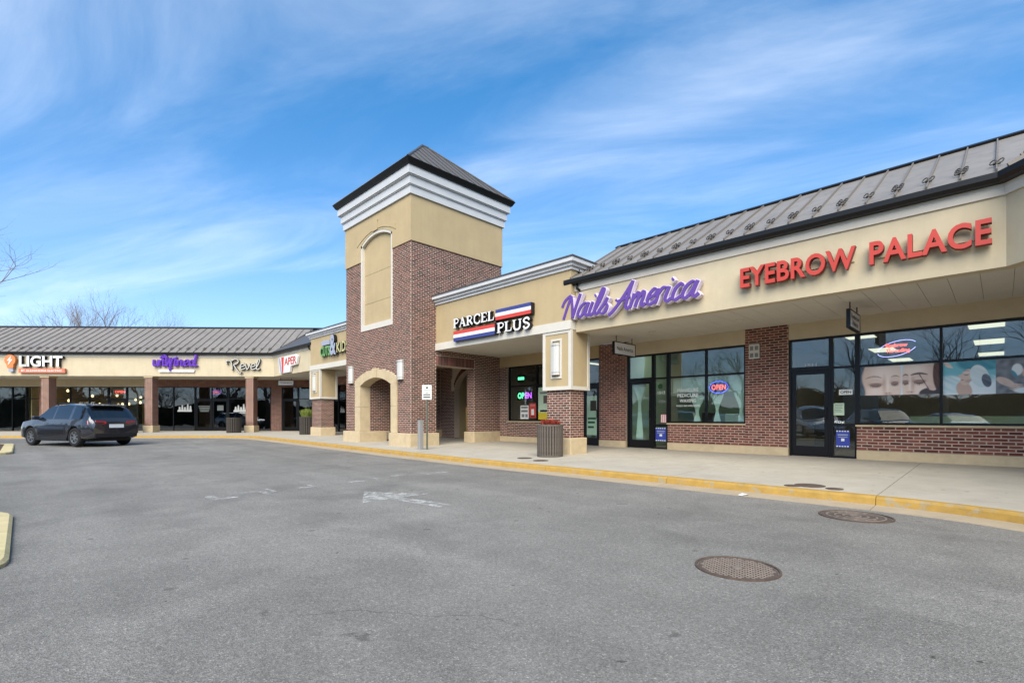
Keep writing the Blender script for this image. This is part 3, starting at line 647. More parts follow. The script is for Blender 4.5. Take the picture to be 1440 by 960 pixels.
# ------------------------------------------------------------------ canopied bays either side of the tower
def bay(label, xt, xo, sgn, capx, capy1, capz0, zt, glaze):
    """xt: side at the tower, xo: outer end; sgn=+1 when the outer end is to the right"""
    B = thing('shop_building', label, 'building'); x0, x1 = min(xt, xo), max(xt, xo); FB = 10.9
    box('fascia', 'stucco_tan', B, x0, x1, FB, 14.0, 3.80, 5.42)
    q = MB(); q.box(x0 - (.006 if sgn < 0 else -.006), x1 + (.006 if sgn > 0 else -.006), FB - .045, FB + .3, 3.722, 3.975); q.build('fascia_trim', 'trim_white', B, bevel=.006)
    c = MB()
    for p, za_, zb_ in ((.05, 5.40, 5.49), (.11, 5.492, 5.58), (.19, 5.582, 5.69)): c.box(x0 - (p if sgn < 0 else 0), x1 + (p if sgn > 0 else 0), FB - p, 14.02, za_, zb_)
    c.build('cornice', 'cornice_white', B)
    box('coping', 'roof_dark', B, x0 - (.21 if sgn < 0 else 0), x1 + (.21 if sgn > 0 else 0), FB - .21, 14.03, 5.692, 5.735)
    soffit_boards(B, x0 + .01, x1 - .01, FB + .31, W + .02, 3.745, .6)
    # corner pier: brick shaft, stone foot, boxed head with white frame boards
    cx0, cx1 = capx; cy0 = 10.88
    box('pier_head', 'stucco_tan', B, cx0 + .02, cx1 - .02, cy0 + .02, capy1 - .02, capz0 + .05, 3.718)
    t = .10; q = MB(); fr = lambda a0, a1, b0, b1, c0, c1: q.box(a0, a1, b0, b1, c0, c1)
    fr(cx0, cx0 + t, cy0, cy0 + .05, capz0 + .1, 3.719); fr(cx1 - t, cx1, cy0, cy0 + t, capz0 + .1, 3.719)
    fr(cx0, cx1, cy0 - .004, capy1 + .004, capz0, capz0 + .1); fr(cx1 - .05, cx1 + .002, capy1 - t, capy1, capz0 + .1, 3.719); fr(cx0, cx0 + .05, capy1 - t, capy1, capz0 + .1, 3.719)
    fr(cx0 + t, cx1 - t, cy0 + .003, cy0 + .05, 3.64, 3.719)
    q.build('pier_frame', 'trim_white', B, bevel=.005)
    sx0, sx1, sy0, sy1 = cx0 + .09, cx1 - .10, cy0 + .10, capy1 - .16
    q = MB(); q.box(sx0, sx1, sy0, sy1, .5, capz0); q.build('pier_shaft', 'mortar', B)
    bl = []
    bricks(bl, (sx0, sy0), (1, 0), (0, -1), sx1 - sx0, zt, capz0); bricks(bl, (sx1, sy0), (0, 1), (1, 0), sy1 - sy0, zt, capz0, phase=.1)
    bricks(bl, (sx0, sy1), (0, -1), (-1, 0), sy1 - sy0, zt, capz0); bricks(bl, (sx1, sy1), (-1, 0), (0, 1), sx1 - sx0, zt, capz0)
    box('pier_foot', 'stone', B, sx0 - .07, sx1 + .07, sy0 - .07, sy1 + .07, .05, zt, bevel=.025)
    glaze(B, bl); lay_bricks(bl, B, 'brick_tower'); return B
def glaze_parcel(B, bl):
    core = MB()
    for (x0, x1, z0, z1) in ((-14.88, -14.40, .47, 3.3), (-14.40, -11.0, .47, 1.05), (-11.0, -10.62, .47, 3.3)):
        box('wall', 'mortar', B, x0 + .002, x1 - .002, W, W + .25, z0, z1); bricks(bl, (x0, W), (1, 0), (0, -1), x1 - x0, z0, z1)
    box('stone_base', 'stone', B, -14.88, -10.62, W - .025, W + .24, .1, .465, bevel=.008)
    box('window_sill', 'stone', B, -14.42, -10.98, W - .035, W + .06, 1.051, 1.092)
    box('stucco_header', 'stucco_tan', B, -14.88, -9.88, W + .012, W + .25, 3.305, 3.80)
    storefront(B, YF, [-14.40, -12.84, -11.0], 1.094, 3.302, 2.5)
    storefront(B, YF, [-10.62, -9.87], 2.40, 3.302); door(B, YF, -10.57, -9.92, .26, 2.34)
    room(B, -14.8, -9.7, W + .26, 5.0, .26, 3.40, 'wall_brown'); troffers(B, [(-13.6, 16.4), (-11.6, 16.4)], 3.40, .3, 1.2)
    q = MB(); q.box(-14.2, -11.2, 16.0, 16.4, .26, 1.25); q.build('counter', 'paper_mint', B); q = MB(); q.box(-14.6, -12.4, 18.6, 19.0, .26, 2.6); q.build('shelving', 'wood_grey', B)
Bp = bay('tan parcel shop bay with boxed brick corner pier right of the tower', -14.9, -8.55, 1, (-9.60, -8.545), 11.77, 2.03, .66, glaze_parcel)
def glaze_cuts(B, bl):
    core = MB(); 
    for (x0, x1, z0, z1) in ((-26.3, -25.6, .47, 3.3), (-21.0, -19.85, .47, 3.3)):
        box('wall', 'mortar', B, x0 + .002, x1 - .002, W, W + .25, z0, z1); bricks(bl, (x0, W), (1, 0), (0, -1), x1 - x0, z0, z1)
    box('stucco_header', 'stucco_tan', B, -26.3, -19.9, W + .012, W + .25, 3.305, 3.80)
    door(B, YF, -23.9, -22.95, .28, 2.4, 'glass_dark'); storefront(B, YF, [-23.95, -22.9], 2.45, 3.302, None, 'glass_dark')
    storefront(B, YF, [-25.6, -24.8, -23.95], .30, 3.302, 2.45, 'glass_dark'); storefront(B, YF, [-22.9, -21.95, -21.0], .30, 3.302, 2.45, 'glass_dark')
    room(B, -26.2, -20.1, W + .26, 4.5, .27, 3.4, 'wall_dark')
Bc = bay('tan kids haircut bay with boxed brick corner pier left of the tower', -19.83, -26.12, -1, (-26.19, -24.90), 11.82, 2.2, .72, glaze_cuts)

# ------------------------------------------------------------------ tower
TW = thing('brick_tower', 'square brick and tan stucco tower with arched base and pyramid metal roof', 'tower')
X0, X1, Y0, Y1 = -19.83, -14.90, 9.81, 14.26
AX0, AX1, ASP, ARISE = -18.55, -16.20, 2.50, .30          # front arch opening
def seg_arch(x, x0, x1, zs, rise):
    c = (x1 - x0) / 2; Rr = (c * c + rise * rise) / (2 * rise); d = x - (x0 + x1) / 2
    return zs + rise - Rr + math.sqrt(max(Rr * Rr - d * d, 0))
PX0, PX1, PZ0, PSP, PRISE = -18.52, -16.12, 4.72, 8.18, .34   # tall recess
box('wall', 'mortar', TW, X0, -18.56, Y0, 11.15, .3, 3.6); box('wall', 'mortar', TW, -16.19, X1, Y0, 10.9, .3, 3.6)          # front legs
box('wall', 'mortar', TW, X0, -18.95, 13.3, Y1, .3, 3.6); box('wall', 'mortar', TW, -15.36, X1, 12.77, Y1, .3, 3.6)         # rear legs
box('wall', 'mortar', TW, X0, X1, Y0 + .16, Y1, 3.6, 7.56)                                                  # shaft
box('wall', 'mortar', TW, X0, PX0, Y0, Y0 + .16, 3.6, 7.56); box('wall', 'mortar', TW, PX1, X1, Y0, Y0 + .16, 3.6, 7.56); box('wall', 'mortar', TW, PX0, PX1, Y0, Y0 + .16, 3.6, PZ0)
box('wall', 'mortar', TW, X0, X0 + .42, 10.9, 13.3, 3.18, 3.6); box('wall', 'mortar', TW, X1 - .42, X1, 10.9, 12.77, 3.18, 3.6)   # side lintels
n = 16
core = MB()
for i in range(n):                                                                          # wall over the front arch
    a = AX0 + (AX1 - AX0) * i / n; b = AX0 + (AX1 - AX0) * (i + 1) / n; z = lambda x: seg_arch(x, AX0 - .0, AX1, ASP, ARISE) + .02
    core.hexa([(a, Y0, z(a)), (b, Y0, z(b)), (b, Y0 + .42, z(b)), (a, Y0 + .42, z(a))], [(a, Y0, 3.6), (b, Y0, 3.6), (b, Y0 + .42, 3.6), (a, Y0 + .42, 3.6)])
core.build('arch_wall', 'mortar', TW); core = MB()
# rear wall with the arched passage
BX0, BX1 = -17.90, -15.40
box('wall', 'mortar', TW, -18.95, BX0, W, W + .3, .3, 3.6)
for i in range(n):
    a = BX0 + (BX1 - BX0) * i / n; b = BX0 + (BX1 - BX0) * (i + 1) / n; z = lambda x: seg_arch(x, BX0, BX1, 2.55, .85)
    core.hexa([(a, W, z(a)), (b, W, z(b)), (b, W + .3, z(b)), (a, W + .3, z(a))], [(a, W, 3.6), (b, W, 3.6), (b, W + .3, 3.6), (a, W + .3, 3.6)])
core.build('arch_wall', 'mortar', TW)
bl = []
SX0, SX1 = -18.98, -15.78                      # stone surround outside
def cut_front(z):
    r_ = []
    if z < 2.72: r_.append((SX0 - X0, SX1 - X0))
    elif z < 3.14:
        c = 0.5 * (SX1 - SX0) * math.sqrt(max(0, 1 - ((z - 2.72) / .42) ** 1.3)); m_ = (SX0 + SX1) / 2; r_.append((m_ - c - X0, m_ + c - X0))
    if z > PZ0: r_.append((PX0 - X0, PX1 - X0))
    return r_
bricks(bl, (X0, Y0), (1, 0), (0, -1), X1 - X0, .67, 7.55, cut_front)
bricks(bl, (X1, Y0), (0, 1), (1, 0), Y1 - Y0, .67, 7.55, lambda z: [(10.9 - Y0, 12.77 - Y0)] if z < 3.56 else [], phase=.1)
bricks(bl, (X0, Y1), (0, -1), (-1, 0), Y1 - Y0, .67, 7.55, lambda z: [(Y1 - 13.3, Y1 - 10.9)] if z < 3.56 else [])
bricks(bl, (X1, Y1), (-1, 0), (0, 1), X1 - X0, 5.3, 7.55)
bricks(bl, (-18.56, Y0 + .42), (0, 1), (1, 0), 11.15 - Y0 - .42, .67, 3.55)        # inside of the legs
bricks(bl, (-16.19, 10.9), (0, -1), (-1, 0), 10.9 - Y0 - .42, .67, 3.55)
bricks(bl, (X1, 10.9), (-1, 0), (0, 1), 1.29, .67, 3.18); bricks(bl, (-18.56, 11.15), (-1, 0), (0, 1), 1.27, .67, 3.18)
bricks(bl, (-18.95, 13.3), (0, 1), (1, 0), .8, .67, 3.55); bricks(bl, (-19.83, 13.3), (1, 0), (0, -1), .88, .67, 3.18); bricks(bl, (-15.36, 12.77), (1, 0), (0, -1), .46, .67, 3.18)
bricks(bl, (-18.95, W), (1, 0), (0, -1), 3.6, .3, 3.55, lambda z: [(BX0 - .22 + 18.95 if z > 2.5 else BX0 + 18.95, 3.6)] if z < 3.0 else [(.9, 3.6)])
# soldier courses over the side passage
for k in range(26):
    y = 10.93 + k * .0715
    if y < 12.75: bl.append((X1, y, 3.37, (0, 1), (1, 0), .060, .36, .012))
for k in range(22):                                                            # arch ring at the back
    t = math.pi * (0.06 + .44 * k / 21); cx = (BX0 + BX1) / 2
    x = BX0 + (BX1 - BX0) * (k + .5) / 40; z = seg_arch(x, BX0, BX1, 2.55, .85)
    bl.append((x - .03, W, z + .11, (1, 0), (0, -1), .052, .22, .014))
lay_bricks(bl, TW, 'brick_tower')
for d_ in ((X0 - .10, -18.50, Y0 - .10, 10.98), (-16.25, X1 + .10, Y0 - .10, 10.98), (X0 - .1, -18.85, 13.2, Y1), (-15.44, X1 + .10, 12.68, Y1 - .15)): box('stone_base', 'stone', TW, *d_, .05, .665, bevel=.02)
# arched stone surround in blocks
def surround_block(pts): return MB().prism_y(pts, Y0 - .05, Y0 + .41).build('surround_stone', 'stone', TW, bevel=.008)
for (a, b) in ((.67, 1.66), (1.668, 2.50)):
    surround_block([(SX0, a), (AX0, a), (AX0, b), (SX0, b)]); surround_block([(AX1, a), (SX1, a), (SX1, b), (AX1, b)])
def outer(x): return 2.74 + .38 * (1 - abs((x - (SX0 + SX1) / 2) / ((SX1 - SX0) / 2)) ** 2.1)
cuts = [SX0, -18.2, -17.52, -17.20, -16.5, SX1]
for a, b in zip(cuts, cuts[1:]):
    a_, b_ = a + .004, b - .004; k = 6; up = [(a_ + (b_ - a_) * i / k, outer(a_ + (b_ - a_) * i / k)) for i in range(k + 1)]
    dn = [(max(AX0, min(AX1, x)), seg_arch(max(AX0, min(AX1, x)), AX0, AX1, ASP, ARISE)) for x, _ in up]
    if a == SX0: dn = [(SX0 + .004, 2.505)] + [d for d in dn if d[0] > AX0] ; dn.insert(1, (AX0, 2.505))
    if b == SX1: dn = [d for d in dn if d[0] < AX1] + [(AX1, 2.505), (SX1 - .004, 2.505)]
    if a == -17.52: up = [(x, z + .05) for x, z in up]
    MB().prism_y(dn + list(reversed(up)), Y0 - (.085 if a == -17.52 else .052), Y0 + .40).build('surround_stone', 'stone', TW)
# passage walls and lids
box('passage_wall', 'stucco_tan', TW, BX0 - .2, BX0, W + .3, W + 3.8, .2, 3.6); box('passage_wall', 'stucco_tan', TW, BX1, BX1 + .2, W + .3, W + 3.8, .2, 3.6)
box('passage_wall', 'stucco_tan', TW, BX0, BX1, W + 3.8, W + 4.0, .2, 3.6); box('passage_ceiling', 'stucco_tan', TW, BX0, BX1, W + .3, W + 3.8, 3.61, 3.7)
# stucco drum with recess
q = MB(); p_ = .035
q.box(X0 - p_, X1 + p_, Y0 + .16, Y1 + p_, 7.555, 9.24); q.box(X0 - p_, PX0, Y0 - p_, Y0 + .16, 7.555, 9.24); q.box(PX1, X1 + p_, Y0 - p_, Y0 + .16, 7.555, 9.24)
for i in range(n):
    a = PX0 + (PX1 - PX0) * i / n; b = PX0 + (PX1 - PX0) * (i + 1) / n; z = lambda x: seg_arch(x, PX0, PX1, PSP, PRISE)
    q.hexa([(a, Y0 - p_, z(a)), (b, Y0 - p_, z(b)), (b, Y0 + .16, z(b)), (a, Y0 + .16, z(a))], [(a, Y0 - p_, 9.24), (b, Y0 - p_, 9.24), (b, Y0 + .16, 9.24), (a, Y0 + .16, 9.24)])
q.build('stucco_wall', 'stucco_tan', TW)
box('stucco_band', 'stucco_tan', TW, X1 + p_, X1 + p_ + .012, Y0 - p_, Y1 + p_, 7.56, 7.70)
q = MB(); up = [PX0 - .28 + (PX1 - PX0 + .56) * i / 16 for i in range(17)]
arcz = lambda x, e: seg_arch(x, PX0 - .3, PX1 + .3, PSP + .02, PRISE + .05) + e
q.prism_y([(x, arcz(x, .0) if PX0 < x < PX1 else arcz(x, 0)) for x in up] + [(x, arcz(x, .22)) for x in reversed(up)], Y0 - p_ - .02, Y0 - p_ - .001)
q.box(-17.5, -17.14, Y0 - p_ - .035, Y0 - p_ - .021, PSP + PRISE + .02, PSP + PRISE + .42); q.build('arch_moulding', 'stucco_tan', TW)
zj = [PZ0 + .2, 5.82, 6.98, 8.9]
for a, b in zip(zj, zj[1:]): box('recess_panel', 'stucco_tan', TW, PX0 + .005, PX1 - .005, Y0 + .10, Y0 + .158, a + .006, b - .006)
q = MB(); t = .10
q.box(PX0, PX0 + t, Y0 - .02, Y0 + .099, PZ0, PSP + .02); q.box(PX1 - t, PX1, Y0 - .02, Y0 + .099, PZ0, PSP + .02); q.box(PX0 + t, PX1 - t, Y0 - .022, Y0 + .098, PZ0, PZ0 + .22)
for i in range(n):
    a = PX0 + (PX1 - PX0) * i / n; b = PX0 + (PX1 - PX0) * (i + 1) / n; z = lambda x: seg_arch(x, PX0, PX1, PSP, PRISE)
    q.hexa([(a, Y0 - .02, z(a) - t), (b, Y0 - .02, z(b) - t), (b, Y0 + .099, z(b) - t), (a, Y0 + .099, z(a) - t)], [(a, Y0 - .02, z(a)), (b, Y0 - .02, z(b)), (b, Y0 + .099, z(b)), (a, Y0 + .099, z(a))])
q.build('recess_trim', 'trim_white', TW)
q = MB()
for p, a, b in ((.10, 9.20, 9.47), (.14, 9.472, 9.50), (.17, 9.502, 9.78), (.23, 9.782, 9.81), (.27, 9.812, 10.10)): q.box(X0 - p, X1 + p, Y0 - p, Y1 + p, a, b)
q.build('cornice', 'cornice_white', TW)
q = MB(); ring = lambda p, z: [(X0 - p, Y0 - p, z), (X1 + p, Y0 - p, z), (X1 + p, Y1 + p, z), (X0 - p, Y1 + p, z)]
q.hexa(ring(.33, 10.102), ring(.43, 10.28)); q.build('gutter', 'gutter_black', TW)
P = .38; ZE, ZA = 10.285, 12.62; cx, cy = (X0 + X1) / 2, (Y0 + Y1) / 2; tp = .16
q = MB(); q.hexa(ring(P, ZE), [(cx - tp, cy - tp, ZA), (cx + tp, cy - tp, ZA), (cx + tp, cy + tp, ZA), (cx - tp, cy + tp, ZA)]); rf = q.build('roof', 'roof_tower', TW)
def hip_seams(axis, side):
    half = (X1 - X0) / 2 + P if axis == 'y' else (Y1 - Y0) / 2 + P           # run along this edge
    other = (Y1 - Y0) / 2 + P if axis == 'y' else (X1 - X0) / 2 + P
    t = -half + .2
    while t < half - .1:
        fr = max(0.03, 1 - max(abs(t) - tp, 0) / (half - tp)); a = other; b = other - (other - tp) * fr; z0, z1 = ZE, ZE + (ZA - ZE) * fr
        q = MB(); d = side; nrm = .04
        if axis == 'x': A_ = [(cx + d*a, cy + t - .012), (cx + d*a, cy + t + .012)]; B_ = [(cx + d*b, cy + t - .012), (cx + d*b, cy + t + .012)]
        else: A_ = [(cx + t - .012, cy + d*a), (cx + t + .012, cy + d*a)]; B_ = [(cx + t - .012, cy + d*b), (cx + t + .012, cy + d*b)]
        q.hexa([(*A_[0], z0), (*A_[1], z0), (*A_[1], z0 + nrm), (*A_[0], z0 + nrm)], [(*B_[0], z1), (*B_[1], z1), (*B_[1], z1 + nrm), (*B_[0], z1 + nrm)]); q.build('seam', 'roof_dark', rf); t += .42
hip_seams('x', 1); hip_seams('y', -1); hip_seams('x', -1); hip_seams('y', 1)
for sx, sy in ((1, 1), (1, -1), (-1, 1), (-1, -1)):
    MB().tube([(cx + sx * ((X1 - X0) / 2 + P), cy + sy * ((Y1 - Y0) / 2 + P), ZE + .01), (cx + sx * tp, cy + sy * tp, ZA + .01)], .045, 6).build('hip_cap', 'roof_dark', rf)
box('apex_cap', 'roof_dark', rf, cx - tp - .03, cx + tp + .03, cy - tp - .03, cy + tp + .03, ZA - .02, ZA + .05)

# ------------------------------------------------------------------ link with the vape shop sign (main run, far end)
CX, CY = -32.1, 11.1; ZS, ZG = 3.78, 5.10
vL = lambda y: CX - (y - CY) * T23
V = thing('shop_building', 'short cream shop link with dark roof between far wing and kids haircut bay', 'building')
MB().prism_x([(CY, ZS), (CY + .25, ZS), (CY + .25, ZG), (CY, ZG)], vL, -26.13).build('fascia', 'stucco_cream', V)
MB().prism_x([(CY - .03, ZG - .15), (CY - .002, ZG - .15), (CY - .002, ZG), (CY - .03, ZG)], vL, -26.2).build('fascia_trim', 'trim_white', V)
MB().prism_x([(CY - .06, ZG + .002), (CY - .22, ZG + .002), (CY - .24, ZG + .13), (CY - .05, ZG + .13)], vL, -26.05).build('gutter', 'gutter_black', V)
q = MB(); q.tube([(-26.6, CY - .10, ZG), (-26.6, CY - .11, ZG - .13), (-26.5, CY - .03, ZG - .2)], .04, 8); q.build('downspout_elbow', 'gutter_black', V, smooth=True)
ys, zs2, ye, ze = CY - .2, ZG + .13, CY + 2.2, ZG + .13 + 2.4 * .6
MB().prism_x([(ys, zs2), (ye, ze), (ye, ze - .06), (ys, zs2 - .03)], vL, -26.13).build('roof', 'roof_dark', V)
MB().prism_x([(CY + .255, ZS + .01), (W + .02, ZS + .01), (W + .02, ZS + .04), (CY + .255, ZS + .04)], vL, -26.13).build('soffit', 'soffit', V)
core = MB(); bl = []
for (x0, x1, z0, z1) in ((-33.4, -32.9, .3, 3.8), (-32.9, -26.3, 3.3, 3.8), (-28.2, -27.6, .3, 3.3)):
    box('wall', 'mortar_red', V, x0 + .002, x1 - .002, W, W + .25, z0, z1); bricks(bl, (x0, W), (1, 0), (0, -1), x1 - x0, z0, z1)
lay_bricks(bl, V, 'brick_red')
storefront(V, YF, [-32.9, -31.4, -29.8, -28.2], .3, 3.3, 2.45, 'glass_dark'); storefront(V, YF, [-27.6, -26.3], .3, 3.3, 2.45, 'glass_dark')
room(V, -32.8, -26.3, W + .26, 4.5, .29, 3.5, 'wall_dark')

# ------------------------------------------------------------------ far wing (turned towards the camera)
LW = thing('shop_building', 'long far wing with metal roof and brick columns across the lot', 'building', (CX, CY, 0), T47)
def wing(x, y=0.0): return (CX + x * math.cos(T47) - y * math.sin(T47), CY + x * math.sin(T47) + y * math.cos(T47))
mR = lambda y: y * T23 - .001           # mitre at the inner corner (local x)
XL = -26.0
MB().prism_x([(0, ZS), (.25, ZS), (.25, ZG), (0, ZG)], XL, mR).build('fascia', 'stucco_cream', LW)
MB().prism_x([(-.03, ZG - .15), (-.002, ZG - .15), (-.002, ZG), (-.03, ZG)], XL, mR).build('fascia_trim', 'trim_white', LW)
MB().prism_x([(-.06, ZG + .002), (-.22, ZG + .002), (-.24, ZG + .13), (-.05, ZG + .13)], XL, mR).build('gutter', 'gutter_black', LW)
MB().prism_x([(.255, ZS + .01), (3.05, ZS + .01), (3.05, ZS + .04), (.255, ZS + .04)], XL, mR).build('soffit', 'soffit', LW)
ya, za, yb, zb = -.2, ZG + .13, 3.1, ZG + .13 + 3.3 * .63
rf = MB().prism_x([(ya, za), (yb, zb), (yb, zb - .06), (ya, za - .03)], XL, mR).build('roof', 'roof_metal', LW)
seams(rf, XL + .2, 1.2, ya, za, yb, zb, .50, 'roof_seam', clip=lambda x: (max(ya, x / T23) if x > -.1 else ya, yb), guards=True)
MB().prism_x([(yb - .1, zb), (yb + .06, zb + .09), (yb + .06, zb - .1), (yb - .02, zb - .1)], XL, 3.4).build('ridge_cap', 'gutter_black', LW)
MB().prism_x([(yb + .07, 5.2), (yb + .07, zb - .08), (14, 5.25), (14, 5.2)], XL, 6.0).build('rear_roof', 'roof_dark', LW)
WL = 3.03; core = MB(); bl = []; zf = .30
for xc in (-20.0, -13.90, -7.68, -1.53):                               # columns
    box('column', 'mortar', LW, xc - .23, xc + .23, .08, .62, .4, ZS); zc = .72
    bricks(bl, (xc - .23, .08), (1, 0), (0, -1), .46, zc, ZS - .1); bricks(bl, (xc + .23, .08), (0, 1), (1, 0), .54, zc, ZS - .1, phase=.1); bricks(bl, (xc - .23, .62), (0, -1), (-1, 0), .54, zc, ZS - .1)
    o = box('column_foot', 'stone', LW, xc - .30, xc + .30, .01, .69, .1, .72, bevel=.02); box('column_cap', 'stone', LW, xc - .27, xc + .27, .04, .66, ZS - .1, ZS)
for (x0, x1, z0, z1) in ((-9.55, -1.54, 3.30, ZS + .03), (-1.54, -.82, zf, ZS + .03), (-.82, 1.29, 3.30, ZS + .03), (-16.9, -16.3, zf, 3.3)):
    box('wall', 'mortar_red', LW, x0 + .002, x1 - .002, WL, WL + .25, z0, z1); bricks(bl, (x0, WL), (1, 0), (0, -1), x1 - x0, z0, z1)
lay_bricks(bl, LW, 'brick_red')
box('stucco_header', 'stucco_cream', LW, XL, -9.56, WL + .012, WL + .25, 3.30, ZS + .03); box('party_wall', 'stucco_cream', LW, -9.86, -9.56, WL + .011, WL + .25, zf, 3.3)
y = WL + .06
storefront(LW, y, [-26, -24.5, -22.9, -21.3, -19.8], zf, 3.298, 2.5, 'glass_dark'); storefront(LW, y, [-19.75, -18.7, -17.8, -16.9], zf, 3.298, 2.5)
storefront(LW, y, [-16.3, -14.94, -13.68, -12.42], zf, 3.298, 2.5); door(LW, y, -12.37, -11.25, zf, 2.42); storefront(LW, y, [-12.42, -11.2], 2.47, 3.298); storefront(LW, y, [-11.2, -9.87], zf, 3.298, 2.5)
storefront(LW, y, [-9.55, -8.1, -6.66], zf, 3.298, None, 'glass_dark'); door(LW, y, -6.6, -5.58, zf, 2.42, 'glass_dark'); door(LW, y, -5.50, -4.48, zf, 2.42, 'glass_dark', True); storefront(LW, y, [-6.66, -5.54, -4.43], 2.47, 3.298, None, 'glass_dark')
storefront(LW, y, [-4.43, -3.0, -1.56], zf, 3.298, 2.5, 'glass_dark'); door(LW, y, -.76, .22, zf, 2.42, 'glass_dark'); storefront(LW, y, [-.81, .27], 2.47, 3.298, None, 'glass_dark'); storefront(LW, y, [.27, 1.25], zf, 3.298, 2.5, 'glass_dark')
room(LW, -17.6, -9.8, WL + .26, 5.0, .29, 3.6, 'wall_warm', 'ceiling_int'); room(LW, -9.4, 1.2, WL + .26, 4.5, .29, 3.6, 'wall_dark', 'wall_dark'); room(LW, -26, -17.8, WL + .26, 5, .29, 3.6, 'wall_dark')
troffers(LW, [(-15.5, WL + 2.6), (-12.0, WL + 2.6)], 3.6, 1.2, .6)  # glowing panels added to make the lighting store interior brighter
for (x_, w_, h_) in ((-16.8, 1.2, 2.0), (-14.6, 1.6, 1.1), (-12.6, 1.3, 1.9), (-10.6, 1.1, 1.5)): box('display_shelf', 'wood_grey', LW, x_ - w_ / 2, x_ + w_ / 2, WL + 2.2, WL + 2.6, .29, .29 + h_)
for k in range(15):                                                   # pendant lamps of the lighting store
    x = random.uniform(-17.2, -10.2); yy = WL + random.uniform(.8, 4.4); z = random.uniform(2.1, 3.1); q = MB()
    q.lathe([(.015, .12), (.05, .08), (.075, 0), (.05, -.06), (.01, -.085)], 10, (x, yy, z)); q.tube([(x, yy, z + .1), (x, yy, 3.6)], .006, 4, 1); q.build('pendant_lamp', ['bulb_warm', 'frame_black'], LW, smooth=True)

# ------------------------------------------------------------------ near wing on the right, turned towards the camera
RW = thing('shop_building', 'cream shop wing turning towards the viewer at the right edge', 'building', (.05, FA, 0), R(-45))
mL = lambda y: .001 - y * T22
MB().prism_x([(0, 3.66), (.25, 3.66), (.25, 4.97), (0, 4.97)], mL, 9).build('fascia', 'stucco_cream', RW)
MB().prism_x([(-.035, 4.80), (-.002, 4.80), (-.002, 4.972), (-.06, 4.972), (-.06, 4.90)], mL, 9).build('fascia_trim', 'trim_white', RW)
MB().prism_x([(-.07, 4.975), (-.19, 4.975), (-.24, 5.03), (-.24, 5.12), (-.05, 5.12)], mL, 9).build('gutter', 'gutter_black', RW)
MB().prism_x([(.255, 3.665), (3.04, 3.665), (3.04, 3.69), (.255, 3.69)], mL, 9).build('soffit', 'soffit', RW)
ya, za, yb, zb = -.22, 5.13, 2.4, 6.67
rf = MB().prism_x([(ya, za), (yb, zb), (yb, zb - .06), (ya, za - .03)], mL, 9).build('roof', 'roof_metal', RW)
seams(rf, -.6, 8.8, ya, za, yb, zb, .425, 'roof_seam', clip=lambda x: (max(ya, -x / T22) if x < .1 else ya, yb), guards=True)
MB().prism_x([(yb - .10, zb), (yb + .05, zb + .085), (yb + .05, zb - .1), (yb - .02, zb - .1)], mL, 9).build('ridge_cap', 'gutter_black', RW)
core = MB(); bl = []
for (x0, x1, z0, z1) in ((-1.2, -.4, .47, 3.68), (-.4, 6, .47, 1.03), (6, 9, .47, 3.68)):
    box('wall', 'mortar_red', RW, x0, x1 - .002, 3.03, 3.28, z0, z1); bricks(bl, (x0, 3.03), (1, 0), (0, -1), x1 - x0, z0, z1)
lay_bricks(bl, RW, 'brick_red'); box('stone_base', 'stone', RW, -1.2, 9, 3.005, 3.2, .1, .465)
box('stucco_header', 'stucco_cream', RW, -.4, 6, 3.045, 3.2, 3.265, 3.7); storefront(RW, 3.09, [-.4, 1.2, 2.8, 4.4, 6.0], 1.04, 3.262, 2.48); room(RW, -.3, 8.5, 3.3, 4, .26, 3.4, 'wall_brown')

